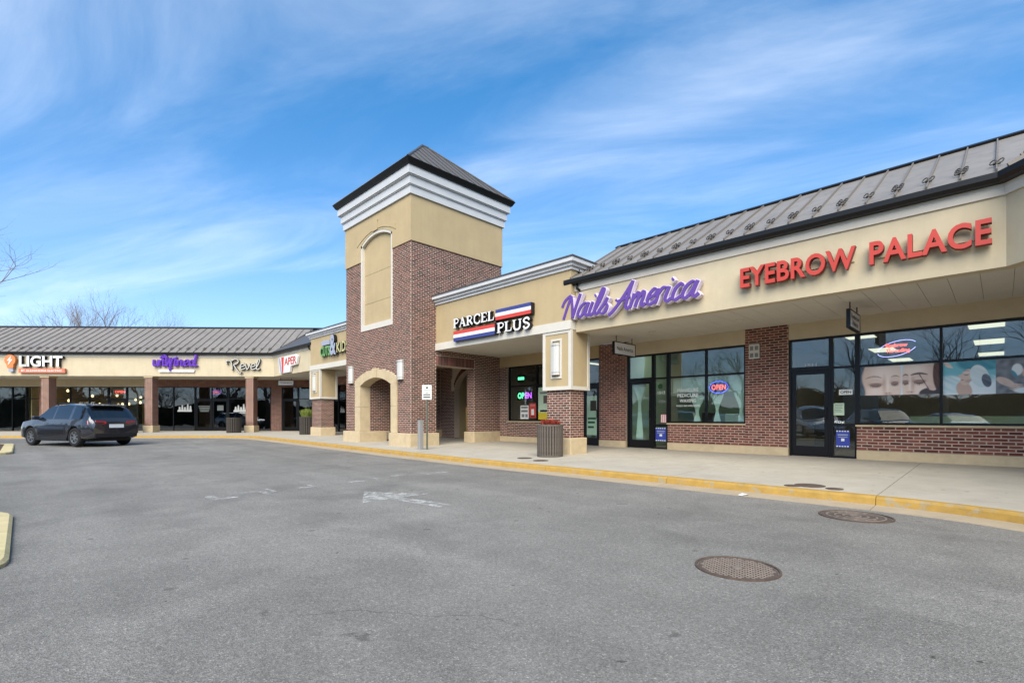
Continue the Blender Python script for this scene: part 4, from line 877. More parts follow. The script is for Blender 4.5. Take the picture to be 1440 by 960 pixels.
# ------------------------------------------------------------------ script lettering drawn with a broad nib
GL = {  # unit glyphs: strokes, advance
 'N': ([[(-.28,.55),(-.22,.8),(-.02,.98),(.06,.95)], [(.06,.98),(.0,.5),(-.04,0)], [(.06,.95),(.25,.5),(.42,0)], [(.42,0),(.45,.5),(.50,1.0)]], .62),
 'a': ([[(.42,.46),(.28,.56),(.10,.44),(.03,.18),(.14,0),(.30,.12),(.44,.54)], [(.44,.56),(.40,.14),(.50,0),(.62,.10)]], .58),
 'i': ([[(.06,.54),(.02,.14),(.12,0),(.26,.10)], [(.08,.76),(.12,.80)]], .24),
 'l': ([[(.0,.12),(.16,.55),(.22,.95),(.12,.98),(.04,.5),(.04,.1),(.14,0),(.26,.10)]], .26),
 's': ([[(-.02,.10),(.14,.36),(.22,.60)], [(.22,.58),(.20,.42),(.32,.26),(.30,.06),(.16,-.02),(.03,.06)]], .40),
 'A': ([[(-.24,-.14),(-.05,.04),(.22,.52),(.44,1.04)], [(.44,1.06),(.42,.5),(.44,.08),(.54,0),(.64,.08)], [(-.10,.44),(.0,.36),(.26,.40),(.52,.46)]], .66),
 'm': ([[(.0,.54),(.0,.2),(-.02,0)], [(.0,.30),(.16,.56),(.22,.40),(.20,0)], [(.22,.30),(.38,.56),(.44,.40),(.42,.08),(.50,0),(.60,.08)]], .60),
 'n': ([[(.0,.54),(.0,.2),(-.02,0)], [(.0,.30),(.20,.56),(.28,.40),(.28,.08),(.36,0),(.46,.08)]], .46),
 'e': ([[(.04,.24),(.30,.34),(.32,.50),(.20,.57),(.06,.40),(.06,.12),(.18,0),(.40,.12)]], .40),
 'r': ([[(.0,.54),(.02,.2),(.0,0)], [(.02,.34),(.14,.54),(.30,.52)]], .32),
 'c': ([[(.34,.46),(.24,.57),(.08,.42),(.06,.14),(.18,0),(.38,.12)]], .38),
 'u': ([[(.0,.56),(.0,.14),(.12,0),(.28,.14),(.34,.56)], [(.34,.56),(.34,.1),(.42,0)]], .44),
 'W': ([[(-.38,.70),(-.32,.86),(-.18,.82),(-.22,.70)], [(-.30,.90),(-.10,1.0),(.0,.80),(.06,.30),(.12,0)], [(.12,0),(.26,.4),(.30,.72),(.34,.3),(.36,-.42)], [(.36,-.40),(.42,.3),(.62,.72),(.70,.60)]], .66),
 'd': ([[(.34,.46),(.20,.56),(.04,.30),(.14,0),(.32,.12),(.40,.54)], [(.40,.5),(.50,1.02),(.40,1.0)], [(.46,.8),(.40,.12),(.50,0),(.60,.06)]], .56),
 'R': ([[(-.34,.55),(-.44,.70),(-.34,.86),(-.12,.80),(.0,.3),(.02,-.06)], [(-.06,.84),(.16,1.02),(.38,.92),(.36,.62),(.08,.46)], [(.10,.46),(.30,.05),(.56,-.34),(.66,-.30)]], .52),
 'v': ([[(.0,.52),(.08,.10),(.14,0),(.26,.3),(.30,.56)]], .34),
 ' ': ([], .34)}
def script_sign(root, s, x, y, z, w, h, pen, m_face, m_back, depth_face, depth_back, outline, shear=.33, nib=R(-35)):
    cur = 0; allst = []
    for ch in s:
        st, adv = GL[ch]
        for k in st: allst.append((ch, cur, [(cur + p[0] + shear * p[1], p[1]) for p in smooth_path(k)]))
        cur += adv
    xs = [p[0] for _, _, k in allst for p in k]; a, b = min(xs), max(xs); sx = w / (b - a); groups = {}
    for ch, c, k in allst: groups.setdefault(c, []).append([(x + (p[0] - a) * sx, z + p[1] * h) for p in k])
    for gi, (c, ks) in enumerate(groups.items()):
        f = MB(); bk = MB()
        for i, k in enumerate(ks):
            f.ribbon(k, pen, y - depth_back - depth_face - .0012 * i - .0006 * (gi % 3), depth_face, 0, nib)
            if m_back:
                d0 = (k[0][0] - k[1][0], k[0][1] - k[1][1]); l = math.hypot(*d0) or 1; e0 = (k[0][0] + d0[0]/l*outline, k[0][1] + d0[1]/l*outline)
                d1 = (k[-1][0] - k[-2][0], k[-1][1] - k[-2][1]); l = math.hypot(*d1) or 1; e1 = (k[-1][0] + d1[0]/l*outline, k[-1][1] + d1[1]/l*outline)
                bk.ribbon([e0] + k + [e1], pen + 2 * outline, y - depth_back + .0013 * i + .0007 * (gi % 3), depth_back - .01, 0, nib)
        o = f.build('letter', m_face, root)
        if m_back: bk.build('letter_case', m_back, o)
# nail salon sign
S = thing('shop_sign', 'purple script letters on pale cases reading Nails America', 'sign', (-8.86, FA - .02, 0))
script_sign(S, 'Nails America', 0, -.02, 4.02, 3.98, .64, .078, 'purple', 'lilac', .03, .15, .022)
# brow shop sign
S = thing('shop_sign', 'large red block letters reading EYEBROW PALACE on cream fascia', 'sign', (-3.98, FA - .03, 4.02))
solid_letters(S, 'EYEBROW', 0, -.03, 0, 2.06, .42, .13, 'sign_red', 'sign_red_side', bold=.024, spacing=1.05)
solid_letters(S, 'PALACE', 2.27, -.03, 0, 1.60, .42, .13, 'sign_red', 'sign_red_side', bold=.024, spacing=1.05)
MB().box(.4, 2.02, .0, .022, .16, .26).box(2.3, 3.82, .0, .022, .14, .26).build('raceway', 'stucco_cream', S)
# parcel shop sign
S = thing('shop_sign', 'white serif letters reading PARCEL PLUS with red white and blue striped boxes', 'sign', (-13.63, 10.9, 0))
SER = {
 'P': ([([(.16,0),(.16,1)],.19),([(.16,.96),(.48,.96),(.64,.75),(.48,.50),(.2,.50)],.10),([(.0,.03),(.36,.03)],.06),([(.0,.97),(.2,.97)],.06)], .76),
 'A': ([([(.10,0),(.42,1)],.09),([(.40,1),(.70,0)],.19),([(.2,.34),(.6,.34)],.08),([(.0,.03),(.24,.03)],.06),([(.52,.03),(.88,.03)],.06)], .92),
 'R': ([([(.16,0),(.16,1)],.19),([(.16,.96),(.48,.96),(.62,.76),(.48,.52),(.2,.52)],.10),([(.36,.52),(.72,.02)],.17),([(.0,.03),(.34,.03)],.06),([(.0,.97),(.2,.97)],.06)], .86),
 'C': ([([(.74,.72),(.64,.94),(.40,.99),(.14,.80),(.10,.5),(.14,.2),(.40,.01),(.64,.06),(.76,.26)],.14)], .88),
 'E': ([([(.16,0),(.16,1)],.19),([(.0,.96),(.62,.96)],.08),([(.16,.52),(.5,.52)],.08),([(.0,.04),(.66,.04)],.08),([(.62,.96),(.63,.74)],.07),([(.66,.04),(.67,.28)],.07)], .78),
 'L': ([([(.16,0),(.16,1)],.19),([(.0,.97),(.34,.97)],.06),([(.0,.04),(.64,.04)],.08),([(.62,.04),(.65,.32)],.08)], .76),
 'U': ([([(.16,1),(.16,.3),(.26,.06),(.46,.02),(.62,.10),(.70,.32),(.70,1)],.15),([(.0,.97),(.34,.97)],.06),([(.56,.97),(.86,.97)],.06)], .94),
 'S': ([([(.58,.74),(.50,.95),(.30,.99),(.12,.84),(.16,.62),(.46,.46),(.58,.24),(.42,.03),(.22,.02),(.08,.24)],.15)], .70)}
def serif_text(root, s, x, y, z, w, h, m_f, m_s, dep):
    tot = sum(SER[c][1] for c in s) - .06; k = w / tot; cur = 0
    for c in s:
        f = MB(); sd = MB()
        for i, (pts, wd) in enumerate(SER[c][0]):
            pp = smooth_path(pts, 5) if len(pts) > 2 and c not in 'E' else pts
            pp = [(x + (cur + p[0]) * k, z + p[1] * h) for p in pp]
            f.ribbon(pp, wd * (k + h) / 2, y - dep - .012 - .0011 * i, .012); sd.ribbon(pp, wd * (k + h) / 2 + .012, y - dep + .001 * i, dep - .004)
        o = f.build('letter', m_f, root); sd.build('letter_case', m_s, o); cur += SER[c][1]
serif_text(S, 'PARCEL', .0, -.04, 4.37, 2.10, .31, 'sign_white', 'sign_black', .14)
serif_text(S, 'PLUS', 2.24, -.04, 3.93, 1.42, .31, 'sign_white', 'sign_black', .14)
def striped(x0, x1, z0, z1, order):
    b = MB().box(x0, x1, -.18, -.03, z0, z1).build('sign_box', 'sign_black', S); hh = (z1 - z0) / 3
    for i, m in enumerate(order): box('stripe', m, b, x0 + .012, x1 - .012, -.192, -.181, z0 + i * hh + .004, z0 + (i + 1) * hh - .001)
striped(0, 2.14, 3.90, 4.25, ['stripe_blue', 'sign_white', 'stripe_red']); striped(2.16, 3.72, 4.34, 4.68, ['stripe_red', 'sign_white', 'stripe_blue'])
MB().box(2.16, 2.185, -.18, -.03, 3.9, 4.339).build('divider', 'sign_black', S)
# kids haircut sign
S = thing('shop_sign', 'green and white letters reading CUTS and KIDS with scissors-like ampersand', 'sign', (-24.55, 10.9, 0))
solid_letters(S, 'CUTS', 0, -.03, 4.30, 1.12, .50, .14, 'green_sign', 'dark_green', bold=.03); solid_letters(S, '&', 1.14, -.03, 4.28, .66, 1.02, .16, 'grey_blue', 'sign_black', bold=.03)
solid_letters(S, 'KIDS', 1.84, -.03, 4.36, 1.20, .50, .14, 'kids_letter', 'sign_black', bold=.02)
MB().box(.10, 1.0, -.15, -.03, 4.86, 5.08).build('small_panel', 'grey_blue', S)
# vape sign
S = thing('shop_sign', 'maroon and white V panel sign lettered Vaper on the link fascia', 'sign', (-30.9, CY, 0))
q = MB(); q.prism_y([(.25, 3.86), (1.75, 3.86), (1.9, 4.2), (2.75, 4.24), (2.95, 4.7), (2.6, 4.82), (.0, 4.82)], -.16, -.03); c = q.build('sign_case', 'sign_white', S)
q = MB(); q.prism_y([(.06, 4.80), (.35, 4.80), (.62, 3.88), (.38, 3.88)], -.172, -.161); q.build('stroke', 'grey_blue', c)
q = MB(); q.prism_y([(.5, 4.80), (.9, 4.80), (.82, 3.88), (.64, 3.88)], -.172, -.161); q.build('stroke', 'stripe_red', c)
solid_letters(c, 'APER', 1.0, -.161, 4.28, 1.75, .44, .012, 'stripe_red', 'sign_black', bold=.015)
# far wing signs
def wsign(label, x): p = wing(x, -.02); return thing('shop_sign', label, 'sign', (p[0], p[1], 0), T47)
S = wsign('purple curly script sign reading unWined above a white tagline strip', -7.22)
script_sign(S, 'unWined', 0, -.03, 4.40, 2.62, .66, .082, 'purple_deep', 'purple_side', .03, .12, .022, shear=.05, nib=R(20))
MB().box(.28, 2.42, -.08, -.02, 4.03, 4.17).build('tagline_strip', 'sign_white', S)
S = wsign('thin white script sign with dark edges reading Revel', -2.84)
script_sign(S, 'Revel', 0, -.03, 4.20, 2.05, .62, .045, 'sign_silver', 'sign_dark', .03, .10, .02, shear=.05, nib=None)
S = wsign('white block letters reading LIGHT with orange bulb emblem and copper strip', -16.02)
solid_letters(S, 'LIGHT', .86, -.03, 4.32, 2.56, .66, .16, 'sign_white', 'sign_black', bold=.025)
b = MB().box(.78, 3.52, -.14, -.03, 3.95, 4.22).build('copper_strip', 'copper', S); flat_text(b, 'BY ALEXANDRIA ELECTRIC', .95, -.146, 4.03, 2.40, .11, 'sign_white', bold=.01)
q = MB(); bp = [(.30 + .33 * math.cos(t), 4.72 + .33 * math.sin(t)) for t in [R(-50 + 280 * i / 16) for i in range(17)]] + [(.16, 4.22), (.48, 4.22)]; q.prism_y(bp, -.17, -.03); c = q.build('bulb_emblem', 'orange_sign', S)
q = MB(); q.prism_y([(.38, 4.98), (.14, 4.68), (.28, 4.68), (.18, 4.40), (.46, 4.76), (.32, 4.76)], -.185, -.171); q.build('lightning_bolt', 'sign_white', c); MB().box(.2, .46, -.15, -.03, 4.02, 4.20).build('bulb_cap', 'grey_blue', c)

# hanging blade signs under the canopy
def blade(label, x, y0, y1, z0, z1, txt, zsof, rz=0, loc=None, tilt=0.0):
    r_ = thing('hanging_sign', label, 'sign', loc or (x, y0, zsof), rz); L_ = y1 - y0; a = z0 - zsof; b = z1 - zsof
    p = MB().box(-.03, .03, 0, L_, a, b).build('board', 'sign_white', r_); fr = MB()
    for (c0, c1, d0, d1) in ((0, L_, b - .02, b + .004), (0, L_, a - .004, a + .02), (-.004, .02, a, b), (L_ - .02, L_ + .004, a, b)): fr.box(-.038, .038, c0, c1, d0, d1)
    fr.build('frame', 'frame_black', p)
    for t_ in (.15, L_ - .15): MB().tube([(0, t_, b), (0, t_, -.002)], .012, 6).build('hanger_rod', 'frame_black', r_)
    n = txt.count('\n') + 1; h = (b - a) * (.30 if n == 1 else .62); flat_text(p, txt, .034, L_ * .12, (a + b) / 2 - h / 2, L_ * .76, h, 'sign_black', bold=.01, axis='y', align='CENTER')
    return r_
blade('white hanging sign board lettered Nails America under the canopy', -8.05, 12.25, 13.42, 3.10, 3.48, 'Nails America', 3.664)
blade('small white hanging sign board outside the brow shop', -2.25, 12.1, 13.1, 3.12, 3.50, 'Eyebrow\nPalace', 3.664)
pw = wing(-.25, 1.2); blade('white hanging sign under far wing canopy beside the last column', 0, 0, 1.0, 3.3, 3.62, 'Vapers', 3.79, T47 - R(90), (pw[0], pw[1], 3.79))

# wall lanterns
def lantern(label, x, y, z, w, h, plate=False):
    r_ = thing('wall_lantern', label, 'lamp', (x, y, z), 0, 'white box wall lanterns'); d = .13
    if plate:
        q = MB(); t = .06; q.box(-w*.78, w*.78, -.03, -.001, -.10, -.10 + t); q.box(-w*.78, w*.78, -.03, -.001, h + .06, h + .06 + t); q.box(-w*.78, -w*.78 + t, -.029, -.001, -.10 + t, h + .06); q.box(w*.78 - t, w*.78, -.029, -.001, -.10 + t, h + .06); q.build('back_frame', 'trim_white', r_, bevel=.006)
    prof = [(-w/2, -.002), (-w/2, -d*.55), (-w*.36, -d*.85), (0, -d), (w*.36, -d*.85), (w/2, -d*.55), (w/2, -.002)]
    MB().hexa([(a, b, .05) for a, b in prof], [(a, b, h - .05) for a, b in prof]).build('diffuser', 'lamp_white', r_)
    for za, zb in ((0, .012), (.07, .082), (h - .082, h - .07), (h - .012, h)): MB().hexa([(a * 1.05, b * 1.08, za) for a, b in prof], [(a * 1.05, b * 1.08, zb) for a, b in prof]).build('band', 'post_grey', r_)
    for za, zb in ((.013, .05), (h - .05, h - .013)): MB().hexa([(a * 1.03, b * 1.05, za) for a, b in prof], [(a * 1.03, b * 1.05, zb) for a, b in prof]).build('cap', 'trim_white', r_)
lantern('white box lantern on tower left of the arch', -19.32, Y0 - .013, 2.66, .32, .72); lantern('white box lantern on tower right of the arch', -15.52, Y0 - .013, 2.62, .32, .72)
lantern('framed white lantern on the parcel bay corner pier', -9.08, 10.898, 2.46, .26, .92, True); lantern('framed white lantern on the kids haircut bay corner pier', -25.55, 10.898, 2.62, .26, .86, True)

# ------------------------------------------------------------------ things on and behind the glass
YG = W + .06 + .049   # outside face of the panes
def poster(name, label, cat, x0, x1, z0, z1, m, y=None, parent=None): return tag(box(name, m, parent, x0, x1, y or YG + .012, (y or YG + .012) + .004, z0, z1), label, cat)
def printed(label, x0, x1, z0, z1, fn, nx=150, nz=72, y=None):
    y = y or YG - .008; vs = []; fs = []; cols = []
    for j in range(nz + 1):
        for i in range(nx + 1): vs.append((x0 + (x1 - x0) * i / nx, y, z0 + (z1 - z0) * j / nz)); cols.append(fn(i / nx * (x1 - x0) / (z1 - z0), j / nz))
    for j in range(nz):
        for i in range(nx): a = j * (nx + 1) + i; fs.append((a, a + 1, a + nx + 2, a + nx + 1))
    me = bpy.data.meshes.new('window_poster'); me.from_pydata(vs, [], fs); at = me.color_attributes.new('Col', 'FLOAT_COLOR', 'POINT')
    at.data.foreach_set('color', [c for q in cols for c in (*q, 1.0)]); me.materials.append(MATS['print']); o = bpy.data.objects.new('window_poster', me); COL.objects.link(o); tag(o, label, 'poster'); o['group'] = 'beauty posters in the brow shop windows'
    md = o.modifiers.new('thick', 'SOLIDIFY'); md.thickness = .003; md.offset = -1
def mixc(a, b, t): t = max(0, min(1, t)); return tuple(a[i] * (1 - t) + b[i] * t for i in range(3))
def blob(x, z, cx_, cz_, rx, rz_, soft=.25, rot=0):
    dx, dz = x - cx_, z - cz_; c, s_ = math.cos(rot), math.sin(rot); dx, dz = dx * c + dz * s_, -dx * s_ + dz * c
    return 1 - sm((math.hypot(dx / rx, dz / rz_) - 1 + soft) / (2 * soft))
SK = lin(236, 212, 196)[:3]; SKD = lin(176, 132, 112)[:3]; DK = lin(52, 38, 34)[:3]; BLU = lin(120, 150, 170)[:3]; TEAL = lin(126, 196, 206)[:3]; WH = lin(238, 244, 244)[:3]
def arc(x, z, cx_, cz_, rx, sag, th):      # thin curved lid or brow
    t = (x - cx_) / rx
    if abs(t) > 1: return 0
    return max(0, 1 - abs(z - (cz_ + sag * (1 - t * t))) / (th * (1.05 - t * t * .7)))
BROW = lin(86, 62, 50)[:3]; LIP = lin(190, 120, 112)[:3]; HI = lin(250, 234, 224)[:3]
def eye(c, x, z, ex, ez, rx, k=1.0):
    c = mixc(c, SKD, .40 * blob(x, z, ex, ez + .05, rx * 1.25, .13, .6)); c = mixc(c, HI, .35 * blob(x, z, ex, ez + .10, rx * .8, .05, .7))
    c = mixc(c, lin(120, 84, 74)[:3], .75 * blob(x, z, ex, ez + .015, rx, .05, .5)); c = mixc(c, DK, 1.2 * arc(x, z, ex, ez, rx, -.055, .030))
    for q_ in range(7):                       # lashes
        lx = ex - rx * .8 + rx * 1.6 * q_ / 6; lz = ez - .055 * (1 - ((lx - ex) / rx) ** 2); d = abs((x - lx) - (lz - z) * .35 * ((lx - ex) / rx))
        if lz - .06 < z < lz and d < .009: c = mixc(c, DK, .7)
    return c
def faces(x, z):
    n = noise.noise((x * 9, z * 9, 2)) * .5; hair = noise.noise((x * 40 + z * 12, z * 5, 8))
    c = mixc(lin(186, 206, 220)[:3], WH, .5 + .5 * math.sin(x * 3 - .6))
    c1 = mixc(SK, SKD, max(0, .62 - x) * .7 + max(0, .25 - z) * .5 + .10 * n); c1 = mixc(c1, HI, .55 * blob(x, z, .66, .78, .30, .22, .8)); c1 = mixc(c1, HI, .5 * blob(x, z, .42, .12, .20, .14, .8))
    c1 = mixc(c1, SKD, .38 * blob(x, z, .69, .38, .05, .26, .8)); c1 = mixc(c1, HI, .6 * blob(x, z, .79, .34, .035, .26, .8)); c1 = mixc(c1, SKD, .45 * blob(x, z, .79, .06, .10, .035, .7)); c1 = mixc(c1, mixc(SKD, DK, .4), .7 * blob(x, z, .75, .05, .025, .02, .6)); c1 = mixc(c1, mixc(SKD, DK, .4), .6 * blob(x, z, .84, .06, .02, .02, .6)); c1 = mixc(c1, LIP, .8 * blob(x, z, .80, -.03, .16, .04, .5))
    c1 = eye(c1, x, z, .45, .36, .17); c1 = eye(c1, x, z, .98, .40, .10); c1 = mixc(c1, BROW, min(1, .9 * arc(x, z, .40, .58, .24, .07, .045)) * (.75 + .4 * hair)); c1 = mixc(c1, BROW, .8 * arc(x, z, .99, .60, .12, .05, .035))
    c = mixc(c, c1, blob(x, z, .60, .45, .56, 1.5, .03))
    if x < .26: c = mixc(c, mixc(lin(96, 122, 138)[:3], DK, .45 + .5 * hair), 1 - sm((x - .07 - .05 * math.sin(z * 6 + 1)) / .07))
    c2 = mixc(SK, SKD, max(0, x - 1.62) * .55 + .08 + .1 * n); c2 = mixc(c2, HI, .55 * blob(x, z, 1.50, .82, .26, .16, .8)); c2 = mixc(c2, HI, .5 * blob(x, z, 1.66, .16, .16, .12, .8))
    c2 = mixc(c2, SKD, .40 * blob(x, z, 1.46, .38, .05, .26, .8)); c2 = mixc(c2, HI, .6 * blob(x, z, 1.38, .34, .035, .24, .8)); c2 = mixc(c2, SKD, .5 * blob(x, z, 1.39, .08, .10, .035, .7)); c2 = mixc(c2, mixc(SKD, DK, .4), .7 * blob(x, z, 1.43, .07, .02, .02, .6)); c2 = mixc(c2, LIP, .8 * blob(x, z, 1.40, -.03, .13, .04, .5))
    c2 = eye(c2, x, z, 1.63, .42, .15); c2 = eye(c2, x, z, 1.27, .42, .08); c2 = mixc(c2, lin(58, 40, 34)[:3], min(1, 1.2 * arc(x, z, 1.62, .64, .22, .05, .05))); c2 = mixc(c2, lin(58, 40, 34)[:3], arc(x, z, 1.27, .62, .08, .05, .04))
    c = mixc(c, c2, blob(x, z, 1.70, .45, .52, 1.5, .03))
    c = mixc(c, mixc(lin(110, 70, 54)[:3], DK, .4 + .6 * hair), blob(x, z, 2.12, .66, .15, .55, .10)); c = mixc(c, mixc(lin(52, 44, 50)[:3], lin(80, 66, 70)[:3], .5 + n), blob(x, z, 1.98, .02, .36, .20, .06))
    c = mixc(c, mixc(SK, SKD, .35), blob(x, z, 1.93, .20, .13, .07, .12, -.5))
    t = abs((x - 1.735) * .90 + (z - .44) * .43); c = mixc(c, lin(70, 60, 62)[:3], 1 if t < .011 and .16 < z < .66 else 0); return c
def spa(x, z):
    n = noise.noise((x * 7, z * 7, 5)) * .5; fold = noise.noise((x * 6 + z * 9, z * 2, 3))
    c = mixc(TEAL, WH, sm((.60 - z + .1 * fold) / .3)); c = mixc(c, lin(60, 140, 162)[:3], blob(x, z, .84, .95, .52, .26, .15) * (.8 + .3 * fold))
    c = mixc(c, mixc(WH, TEAL, .35 + .5 * fold), blob(x, z, .15, .30, .40, .28, .2))
    sk = mixc(SK, SKD, .18 + .5 * max(0, .5 - z) + .2 * n); f_ = max(blob(x, z, .56, .56, .15, .21, .06, -.35), blob(x, z, .40, .56, .05, .05, .2), blob(x, z, .50, .40, .11, .12, .1)); nk = blob(x, z, .48, .14, .17, .26, .08, .3)
    c = mixc(c, mixc(SK, SKD, .5), nk); c = mixc(c, sk, f_); c = mixc(c, HI, .5 * blob(x, z, .54, .68, .08, .07, .7) * f_); c = mixc(c, SKD, .5 * blob(x, z, .60, .40, .10, .05, .6) * f_)
    c = mixc(c, mixc(WH, TEAL, max(0, .25 + .6 * fold) * .5), blob(x, z, .82, .54, .20, .34, .05, .25)); c = mixc(c, lin(74, 80, 98)[:3], blob(x, z, .97, .40, .10, .20, .05, .2) * (.9 + .3 * fold))
    c = mixc(c, DK, .9 * arc(x, z, .53, .61, .06, -.025, .022)); c = mixc(c, BROW, .7 * arc(x, z, .53, .70, .07, .02, .02)); c = mixc(c, LIP, .8 * blob(x, z, .44, .44, .035, .02, .4)); c = mixc(c, SK, max(blob(x, z, .08, .95, .14, .045, .15, -.6), blob(x, z, .14, .86, .10, .03, .15, -.4)))
    if x > 1.16:
        c = mixc(lin(150, 156, 162)[:3], lin(70, 66, 70)[:3], .4 + n); hand = max(blob(x, z, 1.36, .34, .22, .10, .1, -.6), *[blob(x, z, 1.56 + .02 * k, .26 - .055 * k, .17, .024, .2, -.15) for k in range(4)])
        c = mixc(c, mixc(SK, SKD, .25 + .4 * n), hand); c = mixc(c, mixc(SKD, SK, .4 + n), blob(x, z, 1.90, .60, .22, .18, .1)); c = mixc(c, WH, blob(x, z, 1.60, .68, .11, .17, .15)); c = mixc(c, lin(84, 150, 170)[:3], blob(x, z, 1.54, .56, .04, .12, .15, .5)); c = mixc(c, mixc(SKD, DK, .6), blob(x, z, 2.04, .42, .16, .22, .15)); c = mixc(c, DK, .8 * arc(x, z, 1.86, .64, .07, -.03, .025)); c = mixc(c, WH, blob(x, z, 1.85, .08, .32, .09, .15))
    return c
printed('wide beauty poster of two close-up faces with closed eyes in the brow shop window', -2.41, -.97, 1.77, 2.445, faces)
printed('spa poster of a reclining head in white towel beside teal cloth in right window', -.91, .53, 1.74, 2.445, spa)
S = thing('neon_sign', 'oval red and white neon reading Eyebrow Threading in upper window', 'neon sign', (-1.72, YG + .04, 2.72))
q = MB(); q.tube([(.36 * math.cos(t), 0, .12 + .17 * math.sin(t) + .07 * math.cos(t)) for t in [R(20 + 150 * i / 14) for i in range(15)]], .006, 6); q.build('neon_tube', 'neon_lilac', S)
q = MB(); q.tube([(.36 * math.cos(t), 0, .12 + .17 * math.sin(t) + .07 * math.cos(t)) for t in [R(190 + 150 * i / 14) for i in range(15)]], .006, 6); q.build('neon_tube', 'neon_lilac', S)
flat_text(S, 'Eyebrow', -.20, -.012, .13, .40, .11, 'neon_red', bold=.03); flat_text(S, 'Threading', -.20, -.012, .005, .44, .11, 'neon_red', bold=.03)
S = thing('neon_sign', 'blue and red oval OPEN neon in the nail salon window', 'neon sign', (-5.80, YG + .03, 2.12))
q = MB(); q.prism_y([(.29 * math.cos(R(i * 15)), .19 * math.sin(R(i * 15))) for i in range(24)], .002, .03); c = q.build('oval_panel', 'paper_blue', S)
q = MB(); q.tube([(.27 * math.cos(R(i * 15)), -.006, .17 * math.sin(R(i * 15))) for i in range(25)], .008, 6); q.build('neon_ring', 'neon_blue', c); flat_text(c, 'OPEN', -.205, -.008, -.075, .41, .15, 'neon_red', bold=.02)
S = thing('window_lettering', 'white window lettering MANICURE PEDICURE WAXING on the nail salon pane', 'lettering', (-7.05, YG - .0015, 0)); 
for t_, zz, w_, h_ in (('MANICURE', 2.02, .66, .105), ('PEDICURE', 1.86, .66, .105), ('WAXING', 1.70, .52, .105), ('WALK INS WELCOME', 1.57, .74, .055)): flat_text(S, t_, .33 - w_ / 2, 0, zz, w_, h_, 'paper_white', bold=.02)
S = thing('window_lettering', 'white street number and OPEN lettering on the nail salon sidelight', 'lettering', (-7.76, YG - .0015, 0)); flat_text(S, '1513', .05, 0, 1.98, .25, .09, 'paper_white', bold=.015); flat_text(S, 'OPEN', .07, 0, 1.70, .27, .09, 'paper_grey', bold=.02)
q = MB(); q.prism_y([(.085 * math.cos(R(i * 20)), .085 * math.sin(R(i * 20))) for i in range(18)], 0, .003); o = q.build('round_sticker', 'dark_green'); o.location = (-7.62, YG - .006, 2.22); tag(o, 'round green sticker on the nail salon sidelight', 'sticker')
def plain_notice(label, x0, x1, z0, z1, m_, marks):
    r_ = thing('window_notice', label, 'notice', (x0, YG - .008, z0)); w_, h_ = x1 - x0, z1 - z0; b = MB().box(0, w_, 0, .004, 0, h_).build('sheet', m_, r_)
    for (a0, a1, c0, c1, mm) in marks: MB().box(a0 * w_, a1 * w_, -.002, -.0004, c0 * h_, c1 * h_).build('print_block', mm, b)
    return r_
notice_bars = [(.12, .88, .84, .90, 'paper_grey'), (.12, .80, .70, .75, 'paper_grey'), (.12, .84, .56, .61, 'paper_grey'), (.12, .70, .42, .47, 'paper_grey'), (.12, .84, .28, .33, 'paper_grey')]
def blue_notice(label, x0, x1, z0, z1):
    pn = plain_notice(label, x0, x1, z0, z1, 'paper_blue', [(.02 + .2 * k, .14 + .2 * k, .92, .985, 'paper_white') for k in range(5)] + [(.02 + .2 * k, .14 + .2 * k, .015, .08, 'paper_white') for k in range(5)] + [(.12, .88, .70, .77, 'grey_blue'), (.38, .62, .36, .52, 'paper_white'), (.15, .85, .58, .62, 'grey_blue')]); return pn
blue_notice('blue notice with white border on the brow shop sidelight', -2.90, -2.62, .52, .93); blue_notice('blue notice with white border on the nail salon sidelight', -7.78, -7.42, .50, .92)
pn = plain_notice('white OPEN placard on the brow shop sidelight', -2.84, -2.56, 1.80, 1.93, 'paper_white', []); flat_text(pn.children[0], 'OPEN', .03, -.002, .03, .22, .07, 'sign_black', bold=.02)
plain_notice('pale price sheet taped on the brow shop sidelight', -2.95, -2.73, 1.30, 1.60, 'paper_mint', notice_bars)
S = thing('window_lettering', 'small white street number above the brow shop door', 'lettering', (-3.58, YG - .0015, 2.545)); flat_text(S, '1511', 0, 0, 0, .26, .08, 'paper_white', bold=.01)
plain_notice('pink striped flyer low on the nail salon sidelight', -7.60, -7.40, 1.08, 1.34, 'paper_pink', [(.1 + .3 * k, .22 + .3 * k, .05, .95, 'paper_white') for k in range(3)])
# curtains of the nail salon: tied at the waist
def curtain(label, cx_, wt, z0, z1, zw, y=YG + .16):
    n = 26; rows = 14; vs = []; fs = []
    for j in range(rows + 1):
        t = j / rows; z = z1 + (z0 - z1) * t; k = (z1 - z) / (z1 - zw); w_ = wt * (1 - .78 * sm(k)) if z > zw else wt * (.22 + .30 * sm((zw - z) / (zw - z0)))
        for i in range(n + 1): u = i / n - .5; vs.append((cx_ + u * w_, y + .022 * math.cos(u * 40) * (.4 + w_), z))
    for j in range(rows):
        for i in range(n): a = j * (n + 1) + i; fs.append((a, a + 1, a + n + 2, a + n + 1))
    q = MB(); q.add(vs, fs); o = q.build('curtain', 'curtain', None, smooth=True, recalc=False); tag(o, label, 'curtain', 'tied curtains in the nail salon window'); m_ = o.modifiers.new('t', 'SOLIDIFY'); m_.thickness = .004
curtain('white tied curtain left of centre in the right nail salon window', -5.90, .40, 1.10, 2.0, 1.45); curtain('white tied curtain at the right end of the nail salon window', -5.22, .42, 1.10, 2.0, 1.45); curtain('white tied curtain beside the mullion in the middle nail salon window', -6.50, .44, 1.10, 1.9, 1.40); curtain('long white tied curtain behind the nail salon door', -8.45, .5, .5, 2.4, 1.7)
